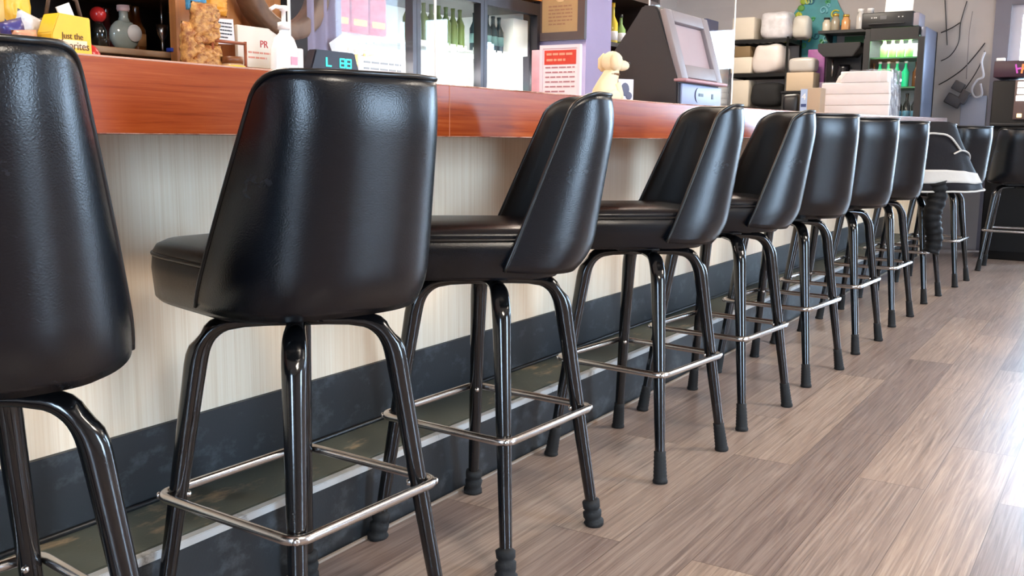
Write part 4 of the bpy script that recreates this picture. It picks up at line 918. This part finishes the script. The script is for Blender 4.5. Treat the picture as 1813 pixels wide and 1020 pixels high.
MB().box((0, .27, 1.485), (.60, .56, .125), bev=.006).build('marquee', mat('marquee_purple', (58, 34, 48), .35), r)
gl = [((150, 60, 140), -.14), ((226, 110, 60), -.10), ((236, 170, 60), -.06), ((200, 210, 60), 0), ((150, 200, 70), .06), ((200, 210, 60), .12), ((236, 170, 60), .18)]
rr = random.Random(3)
for i, (col, x) in enumerate(gl):
    mb = MB(); mb.box((x, -.013, 1.485), (.012, .004, .07), Matrix.Rotation(rr.uniform(-.4, .4), 3, 'Y')); mb.box((x+.018, -.013, 1.485+rr.uniform(-.02, .02)), (.03, .004, .013), Matrix.Rotation(rr.uniform(-.6, .6), 3, 'Y'))
    mb.build('marquee_letter', mat('glow_%d' % (i % 7), col, .5, emit=col, estr=.8), r)
MB().box((.06, -.004, 1.25), (.40, .012, .30), bev=.003).build('game_panel', mat('brown_panel', (96, 78, 76), .4), r)
M_CARD = mat('lit_card', (255, 250, 236), .5, emit=(255, 250, 240), estr=1.6)
for i, (x, z) in enumerate([(-.07, 1.365), (-.07, 1.315), (-.075, 1.262), (.045, 1.34), (.06, 1.215), (.17, 1.365), (.17, 1.30), (.18, 1.22)]): MB().box((x, -.012, z), (.105, .008, .042), bev=.003).build('lit_card', M_CARD, r)
for i, x in enumerate((-.095, 0, .09, .18)): MB().box((x, -.012, 1.13), (.035 if i == 0 else .07, .008, .03), bev=.003).build('lit_button', mat('lit_amber', (255, 210, 140), .5, emit=(255, 210, 140), estr=1.3), r)
MB().box((0, -.03, 1.06), (.58, .08, .03), bev=.006).build('ledge', M_BLK, r); MB().box((0, -.003, .52), (.5, .006, .9)).build('door', mat('cabinet_door', (8, 8, 9), .6, spec=.25), r)
tag(MB().box((0, 0, .012), (.06, .05, .024), bev=.004).build('sticker_box', M_WHITE), 'tiny white box on top of the game cabinet', 'box', None, (GX+.04, 8.66, 1.549))
# ------------------------------------------------------------------ jacket over the ninth stool
jr = thing('jacket', 'black jacket with a white band draped over a bar stool back', 'jacket', (-1.146, 6.176, 0), math.radians(40))
from mathutils import noise as _nz
def jpt(t, h, ex=0):
    """T -1.15..1.15 round the outside of the back; H 1 at the top, 0 at the hem"""
    tc_ = max(-1, min(1, t)); p = back_pt(tc_, max(0, min(1, .10+.9*h)))
    d = Vector((p.x, p.y+.02, 0)).normalized(); fl = (1-h)
    if abs(t) > 1: p = p + Vector((0, (abs(t)-1)*.5, 0))
    sag = .012*math.sin(t*9+h*2)*fl
    off = .012 + .085*fl**1.1*(1+(1.3 if t > 0 else .4)*t) + sag + ex
    q = p + d*off; q.z = p.z - .035*fl + .014*h - .10*h*max(0, t-.15)
    return q + _nz.noise_vector(q*11)*.006
def jgrid(t0, t1, h0, h1, ex, nu=44, nv=20, th=.008):
    O = [[jpt(t0+(t1-t0)*i/nu, h0+(h1-h0)*j/nv, ex) for j in range(nv+1)] for i in range(nu+1)]
    I = [[jpt(t0+(t1-t0)*i/nu, h0+(h1-h0)*j/nv, ex-th) for j in range(nv+1)] for i in range(nu+1)]
    mb = MB(); A = mb.grid(O); B = mb.grid(I)
    ra = [A[i][0] for i in range(nu+1)]+[A[-1][j] for j in range(1, nv+1)]+[A[i][-1] for i in range(nu-1, -1, -1)]+[A[0][j] for j in range(nv-1, 0, -1)]
    rb = [B[i][0] for i in range(nu+1)]+[B[-1][j] for j in range(1, nv+1)]+[B[i][-1] for i in range(nu-1, -1, -1)]+[B[0][j] for j in range(nv-1, 0, -1)]
    for k in range(len(ra)): mb.bm.faces.new((ra[k], ra[(k+1) % len(ra)], rb[(k+1) % len(ra)], rb[k])).smooth = True
    return mb
M_JK = mat('black_jacket_cloth', (15, 12, 18), .7, bump=.4, bscale=60, var=.2, spec=.25); M_JW = mat('white_jacket_band', (188, 186, 182), .8, bump=.3, bscale=90)
jgrid(-1.1, 1.1, 0, 1.0, 0).build('body', M_JK, jr)
jgrid(-1.1, 1.1, .14, .32, .006, 44, 6).build('band', M_JW, jr)
for t0, t1, h in ((-1.1, 1.1, .015),):
    MB().tube([jpt(t0+(t1-t0)*i/40, h, .006) for i in range(41)], .006, 6).build('hem_piping', M_JW, jr)
MB().tube([jpt(-.55+.9*i/24, .62+.22*math.sin(i/24*PI), .007) for i in range(25)], .006, 6).build('shoulder_piping', M_JW, jr)
MB().tube([jpt(.15+.75*i/16, .55+.10*math.sin(i/16*PI), .007) for i in range(17)], .005, 6).build('shoulder_piping', M_JW, jr)
mb = MB(); b0 = jpt(.0, 0, -.03); P = []; Rr = []
for i in range(33): P.append(b0 + Vector((.012*math.sin(i*.3), -.005, .06-.40*i/32))); Rr.append(.054 - .010*i/32 + .004*math.cos(i*PI*2/3.2))
mb.tube(P, Rr, 16); mb.build('sleeve', mat('quilted_black', (8, 8, 10), .6, bump=.3, bscale=60, spec=.25), jr)
